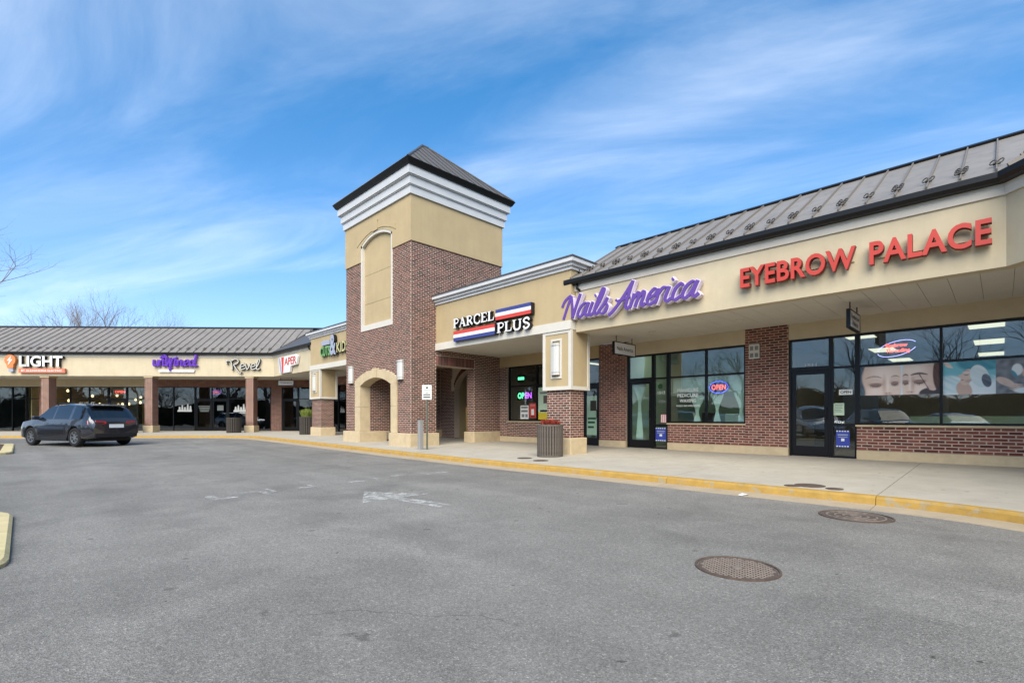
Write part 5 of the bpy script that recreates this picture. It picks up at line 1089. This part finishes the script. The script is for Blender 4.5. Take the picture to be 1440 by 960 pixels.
tag(box('valance', 'curtain', None, -7.28, -5.08, YG + .19, YG + .20, 2.0, 2.46), 'pale valance panel behind the nail salon window heads', 'valance')
for i, (x, zz, w_, m_) in enumerate(((-7.0, .9, .5, 'wall_dark'), (-6.2, .85, .55, 'paper_mint'), (-5.5, .95, .5, 'wall_dark'))):
    r_ = thing('salon_chair', ('dark padded salon chair behind left pane', 'pale padded salon chair behind middle pane', 'dark padded salon chair behind right pane')[i], 'chair', (x, 16.2, .26)); MB().box(-w_/2, w_/2, -.25, .25, .40, .52).build('seat', m_, r_, bevel=.03); MB().box(-w_/2, w_/2, .22, .34, .52, zz + .25).build('backrest', m_, r_, bevel=.03); MB().lathe([(.25, 0), (.25, .03), (.04, .05), (.04, .40)], 14).build('pedestal', 'rim', r_)
# parcel shop window
S = thing('neon_sign', 'green and violet OPEN neon in the parcel shop window', 'neon sign', (-13.95, YG + .05, 2.0)); flat_text(S, 'OP', .0, 0, 0, .36, .24, 'neon_green', bold=.03); flat_text(S, 'EN', .40, 0, 0, .36, .24, 'neon_violet', bold=.03); MB().box(-.06, .82, .01, .02, -.06, .30).build('backing', 'sign_black', S)
def oval(label, x, z, rx, rz_, m_, txt=None):
    r_ = thing('oval_sign', label, 'sign', (x, YG + .06, z)); q = MB(); q.prism_y([(rx * math.cos(R(i * 15)), rz_ * math.sin(R(i * 15))) for i in range(24)], 0, .02); b = q.build('panel', m_, r_)
    if txt:
        for k in range(3): MB().box(-rx * .55 + k * rx * .4, -rx * .25 + k * rx * .4, -.004, -.001, -.06, .05).build('neon_mark', 'neon_green', b)
oval('black oval sign with green neon mark in the parcel shop transom', -13.78, 2.82, .30, .19, 'sign_black', 'UPS'); oval('plain black oval sign in the parcel shop transom', -13.18, 2.86, .30, .19, 'sign_black')
plain_notice('white poster with grey blocks low in the parcel shop window', -13.75, -13.30, 1.18, 1.72, 'paper_white', [(.1, .9, .78, .92, 'paper_grey'), (.1, .9, .5, .66, 'paper_grey'), (.15, .5, .12, .36, 'paper_grey'), (.6, .9, .12, .36, 'paper_grey')])
plain_notice('red poster with pale figure in the parcel shop window', -13.26, -12.90, 1.22, 1.80, 'paper_red', [(.15, .85, .80, .92, 'paper_pink'), (.3, .7, .2, .6, 'paper_white'), (.2, .8, .06, .14, 'sign_black')])
plain_notice('tall pale green poster with yellow foot in the parcel shop window', -12.78, -11.9, 1.16, 2.40, 'paper_mint', [(0, 1, 0, .22, 'paper_yellow'), (.1, .9, .24, .30, 'sign_black'), (.1, .7, .8, .86, 'paper_grey'), (.3, .75, .5, .74, 'wood_grey')])
plain_notice('pale green poster filling the parcel shop door', -10.46, -10.03, .62, 2.0, 'paper_mint', [(.35, .95, .62, .88, 'wall_dark'), (.1, .9, .40, .45, 'dark_green'), (.1, .8, .30, .35, 'dark_green'), (.1, .7, .18, .23, 'dark_green')])
# far wing window graphics
def wdec(label, x, items, cat='lettering'):
    p = wing(x, WL + .06 + .047); r_ = thing('window_lettering', label, cat, (p[0], p[1], 0), T47); items(r_); return r_
def wine_mark(r_):
    MB().box(0, .95, -.004, 0, 1.62, 1.72).build('base_line', 'paper_white', r_)
    for k, hh in enumerate((.24, .34, .22, .42, .30)): MB().prism_y([(.06 + k * .18, 1.725), (.22 + k * .18, 1.725), (.18 + k * .18, 1.72 + hh), (.10 + k * .18, 1.72 + hh)], -.004, 0).build('bottle_mark', 'paper_white', r_)
wdec('white bottle emblem on the left window under the purple sign', -7.85, wine_mark); wdec('white bottle emblem on the window right of the double doors', -4.1, wine_mark)
wdec('white hours panel on the left door under the purple sign', -6.45, lambda r_: [MB().box(.04 * k, .8 - .04 * k, -.004, 0, 1.95 - .11 * k, 2.02 - .11 * k).build('text_line', 'paper_white', r_) for k in range(4)]); wdec('small white notice on the right door under the purple sign', -5.2, lambda r_: MB().box(0, .42, -.004, 0, 1.7, 2.05).build('sheet', 'paper_white', r_), 'notice')
def light_mark(r_): flat_text(r_, 'LIGHT', .22, 0, 2.05, .85, .22, 'paper_white', bold=.02); MB().prism_y([(.02 + .09 + .09 * math.cos(R(i * 30)), 2.17 + .1 * math.sin(R(i * 30))) for i in range(12)], -.003, 0).build('bulb_mark', 'paper_white', r_)
wdec('white LIGHT lettering with bulb mark on the lighting store window', -14.4, light_mark)
p = wing(-12.15, WL + .06 + .08); S = thing('neon_sign', 'red OPEN sign with white border over the lighting store door', 'neon sign', (p[0], p[1], 2.78), T47); MB().box(0, .92, 0, .03, 0, .36).build('panel', 'sign_white', S); MB().box(.05, .87, -.006, -.001, .05, .31).build('inset', 'wall_dark', S); flat_text(S, 'OPEN', .12, -.009, .10, .68, .16, 'neon_red', bold=.02)
p = wing(-5.3, WL + .06 + .08); S = thing('neon_sign', 'dim red oval neon over the double doors in far wing', 'neon sign', (p[0], p[1], 2.95), T47); q = MB(); q.tube([(.3 * math.cos(R(i * 20)), 0, .14 * math.sin(R(i * 20))) for i in range(19)], .014, 6); q.build('neon_ring', 'neon_violet', S); flat_text(S, 'OPEN', -.2, -.003, -.06, .4, .12, 'neon_red', bold=.01)

# electrical plate on the brick pillar
S = thing('wall_panel', 'pale wall panel with four square recesses on the brick pillar', 'wall panel', (-4.90, W - .012, 2.84)); MB().box(0, .27, -.05, -.001, 0, .40).build('plate', 'soffit', S, bevel=.008)
for a in (.03, .155):
    for b in (.04, .23): box('vent', 'paper_grey', S, a, a + .085, -.056, -.0505, b, b + .11)

# ------------------------------------------------------------------ street furniture
def zwalk(x, y):   # height of the paving on the main run
    a = g(x, 8.5) + .143; b = wall_z(x, 14.45); t = max(0, min(1, (y - 8.68) / 5.77)); return a + (b - a) * t
def slat_planter(label, x, y, z, r_, h, slats, m, top, square=False, grp=None, cat='planter', name='planter'):
    o = thing(name, label, cat, (x, y, z), 0, grp); MB().lathe([(r_ - .05, .02), (r_ - .045, h - .03)], 20).build('liner', 'can_inner', o)
    base = None
    for k in range(slats):
        a = 2 * math.pi * k / slats; w_ = 2 * math.pi * r_ / slats * .74
        if base is None: q = MB(); q.hexa([(-w_/2, -.018, .04), (w_/2, -.018, .04), (w_/2, .012, .04), (-w_/2, .012, .04)], [(-w_/2, -.018 - .012, h - .03), (w_/2, -.018 - .012, h - .03), (w_/2, .0, h - .03), (-w_/2, .0, h - .03)]); s_ = q.build('slat', m, o); base = s_.data
        else: s_ = bpy.data.objects.new('slat', base); COL.objects.link(s_); s_.parent = o
        s_.location = (r_ * math.cos(a), r_ * math.sin(a), 0); s_.rotation_euler = (0, 0, a + math.pi / 2)
    for z0, z1, e in ((.0, .045, .02), (h - .05, h, .035)): MB().lathe([(r_ - .06, z0), (r_ + e, z0), (r_ + e, z1), (r_ - .06, z1), (r_ - .06, z0)], 28, cap=False).build('hoop', m, o)
    if top:
        MB().lathe([(r_ - .06, h - .06), (.02, h - .03)], 18).build('soil', 'soil', o); lf = MB()
        for k in range(top[1]):
            a = random.uniform(0, 6.283); rr = (r_ - .1) * math.sqrt(random.random()); hh = top[2] * random.uniform(.4, 1) * (1 - .4 * rr / r_); lean = random.uniform(.02, top[3]); bx, by = rr * math.cos(a), rr * math.sin(a); a2 = a + random.uniform(-1, 1)
            tx, ty = bx + lean * math.cos(a2), by + lean * math.sin(a2); wd = top[4]; px, py = -math.sin(a2) * wd, math.cos(a2) * wd; zb = h - .04
            lf.add([(bx - px*.4, by - py*.4, zb), (bx + px*.4, by + py*.4, zb), ((bx + tx)/2 + px, (by + ty)/2 + py, zb + hh*.6), ((bx + tx)/2 - px, (by + ty)/2 - py, zb + hh*.6), (tx, ty, zb + hh)], [(0, 1, 2, 3), (3, 2, 4)])
        lf.build('foliage', top[0], o, recalc=False, kind='stuff')
    return o
slat_planter('round slatted grey planter with red foliage by the parcel pier', -8.80, 10.28, zwalk(-8.8, 10.28), .335, .88, 30, 'wood_grey', ('leaf_red', 160, .24, .14, .035))
slat_planter('round slatted dark planter with yellow green grass by the far pier', -27.05, 11.15, zwalk(-27, 11.1) + .0, .42, .98, 22, 'wood_dark', ('leaf_green', 420, .62, .22, .02))
pw = wing(-2.05, -.75); slat_planter('dark slatted litter bin beside the last far column', pw[0], pw[1], .27, .38, .95, 20, 'wood_dark', None, cat='bin', name='litter_bin')
pw = wing(-8.2, -.75); slat_planter('dark slatted litter bin beside the middle far column', pw[0], pw[1], .27, .38, .95, 20, 'wood_dark', None, cat='bin', name='litter_bin')
# sign post and bollards
S = thing('sign_post', 'thin green post with white parking notice beside the tower corner', 'sign', (-13.51, 9.52, zwalk(-13.5, 9.5))); MB().box(-.025, .025, -.02, .02, -.05, 2.16).build('post', 'post_green', S)
nz = R(45)
pl = MB().box(-.155, .155, -.004, 0, 1.66, 2.14).build('notice_plate', 'paper_white', S); pl.rotation_euler = (0, 0, nz); pl.location = (.02, -.024, 0)
for (a0, a1, c0, c1, m_) in ((-.03, .04, 2.02, 2.08, 'sign_black'), (-.12, .12, 1.945, 1.975, 'paper_grey'), (-.05, .05, 1.875, 1.90, 'sign_black'), (-.12, .12, 1.80, 1.84, 'sign_black'), (-.12, .12, 1.72, 1.76, 'sign_black')): MB().box(a0, a1, -.006, -.0042, c0, c1).build('print_line', m_, pl)
S = thing('bollard', 'grey square metal bollard beside the parking notice post', 'bollard', (-13.66, 9.36, zwalk(-13.6, 9.4))); MB().box(-.07, .07, -.07, .07, -.05, .96).build('post', 'post_grey', S, bevel=.008); MB().box(-.075, .075, -.075, .075, .961, .985).build('cap', 'post_grey', S, bevel=.005)
S = thing('bollard', 'yellow pipe bollard standing in the arched passage', 'bollard', (-17.55, 14.62, .25)); MB().lathe([(.085, 0), (.085, 1.42), (.07, 1.47), (.03, 1.50)], 18).build('pipe', 'bollard_yellow', S, smooth=True)

# manhole covers
def manhole(label, x, y, z, r_, rot, style, m='iron'):
    o = thing('manhole_cover', label, 'manhole cover', (x, y, z), rot); MB().lathe([(r_, -.02), (r_, .005), (r_ * .945, .007), (r_ * .935, -.004), (r_ * .935, -.02)], 40, cap=False).build('frame_ring', 'rust', o)
    MB().lathe([(r_ * .915, -.02), (r_ * .915, -.004), (r_ * .90, -.001)], 40).build('lid', m, o); t = MB()
    if style == 0:
        k = 0
        for i in range(-7, 8):
            for j in range(-9, 10):
                px, py = i * r_ * .118 + (.5 if j % 2 else 0) * r_ * .118, j * r_ * .092
                if math.hypot(px, py) < r_ * .84 and not math.hypot(px, py) < r_ * .14: t.box(px - r_*.04, px + r_*.04, py - r_*.022, py + r_*.022, -.003, .005)
        t.lathe([(r_ * .13, -.003), (r_ * .13, .006), (r_ * .05, .006)], 16)
    else:
        for rr in (.80, .58, .36, .16): t.lathe([(r_ * rr, -.003), (r_ * rr, .005), (r_ * (rr - .05), .005), (r_ * (rr - .05), -.003)], 32, cap=False)
        for k in range(16): a = R(22.5 * k); t.add([(r_ * q_ * math.cos(a + d_), r_ * q_ * math.sin(a + d_), .004) for q_, d_ in ((.6, -.06), (.76, -.05), (.76, .05), (.6, .06))], [(0, 1, 2, 3)])
    t.build('tread_pattern', 'iron_worn', o, kind='stuff'); return o
manhole('brown manhole cover with raised tread blocks, nearest in the asphalt', -1.56, 4.21, .006, .33, R(20), 0); manhole('manhole cover with ring pattern beside the kerb gutter', -1.31, 7.46, .006, .40, R(10), 1)
def plate(label, x, y, r_): return tag(MB().lathe([(r_, -.02), (r_, .006), (r_ * .92, .010), (r_ * .5, .010)], 28, (0, 0, 0)).build('utility_cover', 'rust'), label, 'utility cover', 'rusty covers in the sidewalk')
for lab, x, y, r_ in (('large rusty round cover in the sidewalk before the brow shop', -2.20, 9.02, .22), ('small rusty cover left of the large one before the brow shop', -2.40, 8.82, .12), ('small rusty cover right of the large one before the brow shop', -1.83, 8.88, .12), ('round rusty cover in the sidewalk left of the red planter', -9.0, 9.48, .20), ('round rusty cover in the sidewalk before the red planter', -8.25, 9.28, .20)):
    o = plate(lab, x, y, r_); o.location = (x, y, zwalk(x, y))
o = MB(); o.add([(0, 0, .01), (.12, .02, .03), (.14, .09, .012), (.05, .11, .035), (-.02, .07, .01)], [(0, 1, 3), (1, 2, 3), (0, 3, 4)]); o = o.build('paper_scrap', 'paper_white', recalc=False); o.location = (-2.94, 8.08, .0); o.rotation_euler = (0, 0, .6); tag(o, 'crumpled white paper scrap lying by the gutter', 'litter')

# worn road paint
def paint(label, polys, m_='worn_white'):
    q = MB()
    for p in polys: q.add([(x, y_, g(x, y_) + .005) for x, y_ in p], [tuple(range(len(p)))])
    o = q.build('road_marking', m_, recalc=False); o['kind'] = 'structure'; return o
paint('arrow', [[(-5.55, 4.10), (-5.55, 4.36), (-6.62, 4.22), (-6.62, 3.98)], [(-6.62, 3.52), (-6.62, 4.74), (-7.6, 4.08)]], 'worn_arrow')
def dash(x, y_, w_, h_): return [(x - w_/2, y_ - h_/2), (x + w_/2, y_ - h_/2), (x + w_/2, y_ + h_/2), (x - w_/2, y_ + h_/2)]
paint('letters', [dash(-8.66, 2.1, .5, .14), dash(-8.5, 2.25, .1, .3), dash(-8.9, 2.6, .12, .35), dash(-8.65, 2.85, .5, .10), dash(-8.85, 3.0, .5, .09), dash(-8.8, 3.6, .14, .3), dash(-8.95, 3.75, .4, .08)])
paint('letters', [dash(-8.9, 4.6, .16, .34), dash(-9.1, 5.1, .4, .07), dash(-9.2, 5.7, .16, .34), dash(-9.0, 6.3, .4, .08), dash(-9.0, 6.75, .16, .3)])

# ------------------------------------------------------------------ vehicles
def lerp_tab(tab, x):
    if x <= tab[0][0]: return tab[0][1]
    for (a, b), (c, d) in zip(tab, tab[1:]):
        if x <= c: return b + (d - b) * (x - a) / (c - a)
    return tab[-1][1]
def car(label, loc, rz, paint_col, kind='suv', group=None, plate_=True):
    pm = 'paint_%d_%d_%d' % paint_col
    if pm not in MATS: mat(pm, lin(*paint_col), .2, .5, spec=.5, coat=1.0)
    L_, Wd, H = {'suv': (4.75, 1.94, 1.70), 'sedan': (4.75, 1.85, 1.46), 'pickup': (5.5, 1.98, 1.86)}[kind]; h = L_ / 2; wb = L_ * .298; rw = .37 if kind != 'sedan' else .33
    if kind == 'suv':
        top = [(-h, .92), (-h + .05, 1.02), (-h + .12, 1.12), (-h + .52, 1.56), (-h + .75, 1.65), (-.5, H), (.25, H - .03), (.55, 1.56), (1.18, 1.13), (1.35, 1.08), (2.0, .98), (2.25, .86), (h, .66)]; gh = (-h + .12, 1.22); belt = 1.08
    elif kind == 'sedan':
        top = [(-h, .70), (-h + .05, .92), (-h + .7, 1.0), (-h + 1.4, 1.36), (-.4, H), (.2, H - .03), (.5, 1.34), (1.15, .98), (1.3, .94), (2.0, .84), (2.25, .74), (h, .58)]; gh = (-h + .75, 1.15); belt = .95
    else:
        top = [(-h, .80), (-h + .04, 1.12), (-.75, 1.14), (-.74, 1.16), (-.6, 1.75), (-.1, H), (.6, H - .03), (.9, 1.7), (1.4, 1.22), (1.5, 1.18), (2.4, 1.08), (2.6, .95), (h, .70)]; gh = (-.74, 1.42); belt = 1.18
    st = []; x = -h
    xsn = sorted(set([round(-h + L_ * i / 64, 4) for i in range(65)] + [round(a, 4) for a, _ in top]))
    zb0 = .26 if kind != 'sedan' else .20; rings = []
    for x in xsn:
        e = max(0, abs(x) - h + .55) / .55; hw = Wd / 2 * (1 - .17 * e ** 2.2); zt = lerp_tab(top, x); zb = zb0 + .12 * e
        for wx in (-wb, wb):
            d = rw * 1.12; 
            if abs(x - wx) < d: zb = max(zb, rw + math.sqrt(d * d - (x - wx) ** 2) * .98)
        bl_ = min(belt, zt - .02); inside = gh[0] < x < gh[1] and zt > belt + .03
        hr = hw - .07 - (zt - belt) * .30 if inside else hw - .10
        zs_ = [zb, zb, max(zb + .03, .34), max(zb + .05, .62), max(zb + .06, bl_ - .16), bl_]
        for i in range(1, 6): zs_[i] = min(zs_[i], zt - .012 * (6 - i)); 
        wsx = [0, hw - .10, hw - .03, hw, hw - .012, hw - .055]
        pts = list(zip(wsx, zs_)) + [(hr, max(bl_ + .005, zt - .055)), (hr - .10, zt - .008), (hr * .5, zt + .012), (0, zt + .018)]
        rings.append((x, pts, inside, zt))
    body = MB(); glass_ = MB(); np_ = len(rings[0][1])
    for (xa, pa, ia, za_), (xb, pb, ib, zb_) in zip(rings, rings[1:]):
        xm = (xa + xb) / 2
        for k in range(np_ - 1):
            isg = False
            if ia and ib or (ia != ib and k >= 6):
                slope = abs(zb_ - za_) / (xb - xa); pil = any(abs(xm - p_) < .05 for p_ in ((-.05, -h + 1.25) if kind == 'suv' else (-.1,)))
                if k == 5 and not pil and slope < .75 and gh[0] + .14 < xm < gh[1] - .1: isg = True
                if k >= 6 and slope > .55 and max(za_, zb_) > belt + .06 and min(za_, zb_) < H - .06: isg = True
            for sgn in (1, -1):
                vs = [(xa, sgn * pa[k][0], pa[k][1]), (xb, sgn * pb[k][0], pb[k][1]), (xb, sgn * pb[k + 1][0], pb[k + 1][1]), (xa, sgn * pa[k + 1][0], pa[k + 1][1])]
                (glass_ if isg else body).add(vs, [(0, 1, 2, 3) if sgn > 0 else (3, 2, 1, 0)])
    for x, pts, _, _ in (rings[0], rings[-1]): body.add([(x, a, b) for a, b in pts] + [(x, -a, b) for a, b in reversed(pts[1:-1])], [tuple(range(2 * len(pts) - 2))])
    def weld(o):
        bm = bmesh.new(); bm.from_mesh(o.data); bmesh.ops.remove_doubles(bm, verts=bm.verts, dist=.0008); bmesh.ops.recalc_face_normals(bm, faces=bm.faces); bm.to_mesh(o.data); bm.free()
        o.data.polygons.foreach_set('use_smooth', [True] * len(o.data.polygons)); o.data.set_sharp_from_angle(angle=R(35))
    r_ = thing('parked_car', label, 'pickup' if kind == 'pickup' else 'car', loc, rz, group)
    b = body.build('body', pm, r_, recalc=False); weld(b); gl_ = glass_.build('window_glass', 'car_glass', r_, recalc=False); weld(gl_)
    for wx in (-wb, wb):
        for sgn in (1, -1):
            w_ = bpy.data.objects.new('wheel', None); COL.objects.link(w_); w_.parent = r_; w_.location = (wx, sgn * (Wd / 2 - .13), rw); w_.rotation_euler = (R(-90 * sgn), 0, 0)
            MB().lathe([(rw * .62, -.10), (rw * .93, -.11), (rw, -.07), (rw, .07), (rw * .93, .11), (rw * .68, .115), (rw * .66, .09), (rw * .62, -.10)], 28, cap=False).build('tyre', 'rubber', w_, smooth=True)
            rm = MB(); rm.lathe([(rw * .66, .08), (rw * .64, .105), (rw * .58, .10), (rw * .57, .05)], 28, cap=False); rm.lathe([(.0, .085), (.07, .085), (.08, .05)], 14)
            for k in range(7):
                a = 2 * math.pi * k / 7; c, s_ = math.cos(a), math.sin(a)
                f = lambda u, v, z: (u * c - v * s_, u * s_ + v * c, z); rm.hexa([f(.05, -.03, .05), f(rw*.6, -.02, .05), f(rw*.6, .02, .05), f(.05, .03, .05)], [f(.05, -.028, .09), f(rw*.6, -.016, .092), f(rw*.6, .016, .092), f(.05, .028, .09)])
            rm.build('rim', 'rim', w_); MB().lathe([(.02, .03), (rw * .58, .03), (rw * .58, .04)], 20).build('brake_disc', 'car_trim', w_)
    zl = belt - .14
    for sgn in (1, -1):
        t_ = MB(); t_.hexa([(-h + .20, sgn * (Wd/2 - .055), zl - .06), (-h + .01, sgn * (Wd/2 - .24), zl - .06), (-h - .012, sgn * (Wd/2 - .60), zl - .04), (-h + .06, sgn * (Wd/2 - .60), zl - .04)], [(-h + .24, sgn * (Wd/2 - .07), zl + .08), (-h + .04, sgn * (Wd/2 - .25), zl + .08), (-h + .02, sgn * (Wd/2 - .60), zl + .05), (-h + .10, sgn * (Wd/2 - .60), zl + .05)]); t_.build('tail_light', 'tail_red', r_)
        t_ = MB(); t_.hexa([(h - .40, sgn * (Wd/2 - .07), zl - .22), (h - .05, sgn * (Wd/2 - .34), zl - .22), (h - .02, sgn * (Wd/2 - .55), zl - .22), (h - .3, sgn * (Wd/2 - .5), zl - .22)], [(h - .46, sgn * (Wd/2 - .10), zl - .06), (h - .14, sgn * (Wd/2 - .36), zl - .08), (h - .11, sgn * (Wd/2 - .55), zl - .09), (h - .34, sgn * (Wd/2 - .5), zl - .08)]); t_.build('headlight', 'head_lamp', r_)
        m_ = MB(); m_.box(gh[1] - .42, gh[1] - .24, *sorted((sgn * (Wd/2 - .06), sgn * (Wd/2 + .16))), belt - .02, belt + .12); m_.build('mirror', pm, r_, bevel=.03)
        MB().box(-wb + rw * 1.15, wb - rw * 1.15, *sorted((sgn * (Wd/2 - .06), sgn * (Wd/2 + .004))), zb0 - .03, zb0 + .10).build('side_skirt', 'car_trim', r_, bevel=.01)
        for dx in (-.55, .35): MB().box(dx - .10, dx + .10, *sorted((sgn * (Wd/2 - .03), sgn * (Wd/2 + .016))), belt - .18, belt - .155).build('door_handle', 'rim', r_)
    MB().box(-h - .012, -h + .12, -Wd/2 + .2, Wd/2 - .2, zb0 + .10, zb0 + .26).build('rear_bumper_trim', 'car_trim', r_, bevel=.02); MB().box(h - .14, h + .01, -Wd/2 + .3, Wd/2 - .3, zb0 + .06, zb0 + .24).build('front_grille', 'car_trim', r_, bevel=.02); MB().box(-h - .018, -h + .05, -.26, .26, zl - .20, zl - .06).build('number_plate', 'plate', r_)
    MB().box(-h + .4, h - .4, -Wd/2 + .22, Wd/2 - .22, zb0 - .06, zb0 + .25).build('underbody', 'car_trim', r_)
    if kind == 'suv':
        for sgn in (1, -1): MB().tube([(-h + .8, sgn * .60, H - .02), (-h + 1.0, sgn * .62, H + .035), (.1, sgn * .62, H + .03), (.3, sgn * .60, H - .05)], .016, 6).build('roof_rail', 'car_trim', r_)
        MB().hexa([(-h + .40, -.62, 1.585), (-h + .72, -.66, 1.65), (-h + .72, .66, 1.65), (-h + .40, .62, 1.585)], [(-h + .36, -.60, 1.63), (-h + .72, -.64, 1.69), (-h + .72, .64, 1.69), (-h + .36, .60, 1.63)]).build('roof_spoiler', pm, r_)
    return r_
def lat(l, d): return (.70710678 * (l - d), .70710678 * (l + d))
cxy = lat(-18.2, 20.6)
car('dark grey SUV seen from behind driving across the far lot', (cxy[0], cxy[1], g(*cxy) + .005), R(205), (50, 52, 58), 'suv')
lot = [(-7.9, -4.6, 'pickup', (214, 216, 218), 'white pickup parked behind the viewer, mirrored in the brow shop door'), (-4.6, -4.4, 'suv', (74, 58, 50), 'brown SUV parked behind the viewer, mirrored in the brow shop window'), (-1.7, -4.8, 'sedan', (206, 212, 216), 'white sedan parked behind the viewer'), (1.3, -4.8, 'sedan', (36, 48, 66), 'dark blue sedan parked behind the viewer'), (4.2, -4.6, 'sedan', (210, 212, 212), 'pale sedan parked right behind the viewer'), (7.2, -4.6, 'suv', (98, 40, 44), 'maroon SUV parked far right behind the viewer'),
       (-13.0, -4.8, 'sedan', (150, 154, 160), 'silver sedan parked left of the near island'), (-16.2, -4.8, 'suv', (196, 200, 204), 'pale SUV parked between the two islands'), (-19.6, -4.8, 'sedan', (120, 126, 134), 'grey sedan parked beside the far island'), (-31.0, -5.2, 'suv', (188, 190, 190), 'pale SUV parked beyond the far island')]
for x, y_, k, c, lab in lot: car(lab, (x, y_, g(x, y_) + .004), R(90 + random.choice((-28, -30, 150))), c, k, 'cars parked in the rows behind the viewer')

# ------------------------------------------------------------------ bare winter trees
def bare_tree(label, loc, height, seed, spread=.55, depth_=6, lean=(0, 0), group='bare trees', twig=1.0):
    rnd = random.Random(seed); trunk = MB(); crown = MB()
    def branch(p, d, ln, r_, lev):
        n = 4 if lev < 3 else 3; pts = [p]; q = p.copy(); dd = d.copy()
        for i in range(n):
            dd = (dd + Vector((rnd.uniform(-1, 1), rnd.uniform(-1, 1), rnd.uniform(-.3, .7))) * (.10 if lev == 0 else .20)).normalized(); q = q + dd * (ln / n); pts.append(q.copy())
        r1 = r_ * (.70 if lev < depth_ else .4)
        (trunk if lev == 0 else crown).tube(pts, [r_ + (r1 - r_) * i / n for i in range(n + 1)], 8 if lev == 0 else (5 if lev < 3 else 3), cap=False)
        if lev >= depth_: return
        k = 4 if lev == 0 else rnd.choice((2, 3, 3))
        for i in range(k):
            a = 2 * math.pi * (i + rnd.random() * .7) / k; o_ = dd.orthogonal().normalized(); o2 = dd.cross(o_); sp = spread * rnd.uniform(.6, 1.35)
            nd = (dd * math.cos(sp) + (o_ * math.cos(a) + o2 * math.sin(a)) * math.sin(sp)); nd.z += .05; branch(pts[-1], nd.normalized(), ln * rnd.uniform(.62, .86), r1 * rnd.uniform(.55, .8), lev + 1)
        if lev >= 1:
            for i in range(2):
                t = pts[rnd.randint(1, n - 1)]; nd = (dd + Vector((rnd.uniform(-1, 1), rnd.uniform(-1, 1), rnd.uniform(-.2, .8)))).normalized(); branch(t, nd, ln * .55, r1 * .45, max(lev + 2, depth_ - 1))
    d0 = Vector((lean[0], lean[1], 1)).normalized(); branch(Vector((0, 0, -.1)), d0, height * .27, height * .022, 0)
    r_ = thing('bare_tree', label, 'tree', loc, 0, group); trunk.build('trunk', 'bark', r_, smooth=True, recalc=False); crown.build('crown', 'twig', r_, recalc=False); return r_
bt = lat(-23.0, 18.5); bare_tree('bare tree reaching in from the left edge on the far island', (bt[0], bt[1], .1), 11.0, 11, .62)
for l, d, hh, sd, lab, dp in ((-44.2, 52, 16.2, 3, 'tallest bare tree rising behind the far wing roof, right of the light sign', 7), (-47.4, 53, 15.6, 8, 'bare tree behind the far wing roof, just left of the tallest one', 7), (-42.0, 55, 13.0, 5, 'small bare treetop behind the far wing roof, right of the tallest one', 6), (-52.5, 55, 12.8, 15, 'faint bare treetop behind the far wing roof above the light sign', 6)):
    p = lat(l, d); bare_tree(lab, (p[0], p[1], -.2), hh, sd, .40, dp)
for i, (x, y_, hh) in enumerate(((-22, -34, 13), (-12, -40, 15), (-4, -36, 14), (5, -42, 16), (14, -36, 14), (-40, -30, 13))): bare_tree(('bare tree behind the viewer beyond the far left cars', 'tall bare tree behind the viewer left of centre', 'bare tree directly behind the viewer', 'tallest bare tree behind the viewer', 'bare tree behind the viewer to the right', 'bare tree behind the viewer far to the left')[i], (x, y_, -.1), hh, 40 + i, .6, 5, group='bare trees behind the lot')

# belt of bare woodland beyond the lot (seen mirrored in the shop glass)
protos = [o for o in COL.objects if o.get('group') == 'bare trees behind the lot']
rw_ = random.Random(5)
for i in range(34):
    src = protos[i % len(protos)]; c = src.copy(); COL.objects.link(c); c['label'] = 'bare tree in the belt of woods beyond the lot behind the viewer'; c['group'] = 'belt of bare woods behind the lot'
    c.location = (-62 + i * 3.5 + rw_.uniform(-1.5, 1.5), rw_.uniform(-60, -44), -.15); c.rotation_euler = (0, 0, rw_.uniform(0, 6.28)); k = rw_.uniform(.6, .85); c.scale = (k, k, k)
    for ch in src.children: d = ch.copy(); COL.objects.link(d); d.parent = c
q = MB()
hf = lambda x: 4.0 + 2.4 * noise.noise((x * .09, 3, 0)) + .9 * noise.noise((x * .45, 7, 0))
xs_ = [-78 + .5 * i for i in range(280)]; vs = []; fs = []
for x in xs_:
    h_ = hf(x)
    for k in range(9):
        t = k / 8; a = math.pi * t; vs.append((x, -46.5 + 2.3 * math.cos(a) * (1 + .25 * noise.noise((x * .8, t * 5, 1))), -.3 + h_ * math.sin(a) ** .6 * (1 + .12 * noise.noise((x * .9, t * 6, 4)))))
for i in range(len(xs_) - 1):
    for k in range(8): fs.append((i * 9 + k, i * 9 + k + 1, (i + 1) * 9 + k + 1, (i + 1) * 9 + k))
q.add(vs, fs)
for i in range(14000):
    x = rw_.uniform(-77, 61); t = rw_.uniform(.05, .75); a = math.pi * t; h_ = hf(x) * 1.04; p = Vector((x, -46.5 + 2.45 * math.cos(a), -.3 + h_ * math.sin(a) ** .6)); s_ = rw_.uniform(.08, .2)
    a = Vector((rw_.uniform(-1, 1), rw_.uniform(-1, 1), rw_.uniform(-1, 1))).normalized(); b = a.orthogonal().normalized(); c = a.cross(b)
    q.add([p + b * s_, p + c * s_ * .6, p - b * s_, p - c * s_ * .6], [(0, 1, 2, 3)])
o = q.build('undergrowth', 'hedge_green', kind='stuff', recalc=False); tag(o, 'dark evergreen undergrowth along the woods behind the lot', 'undergrowth')
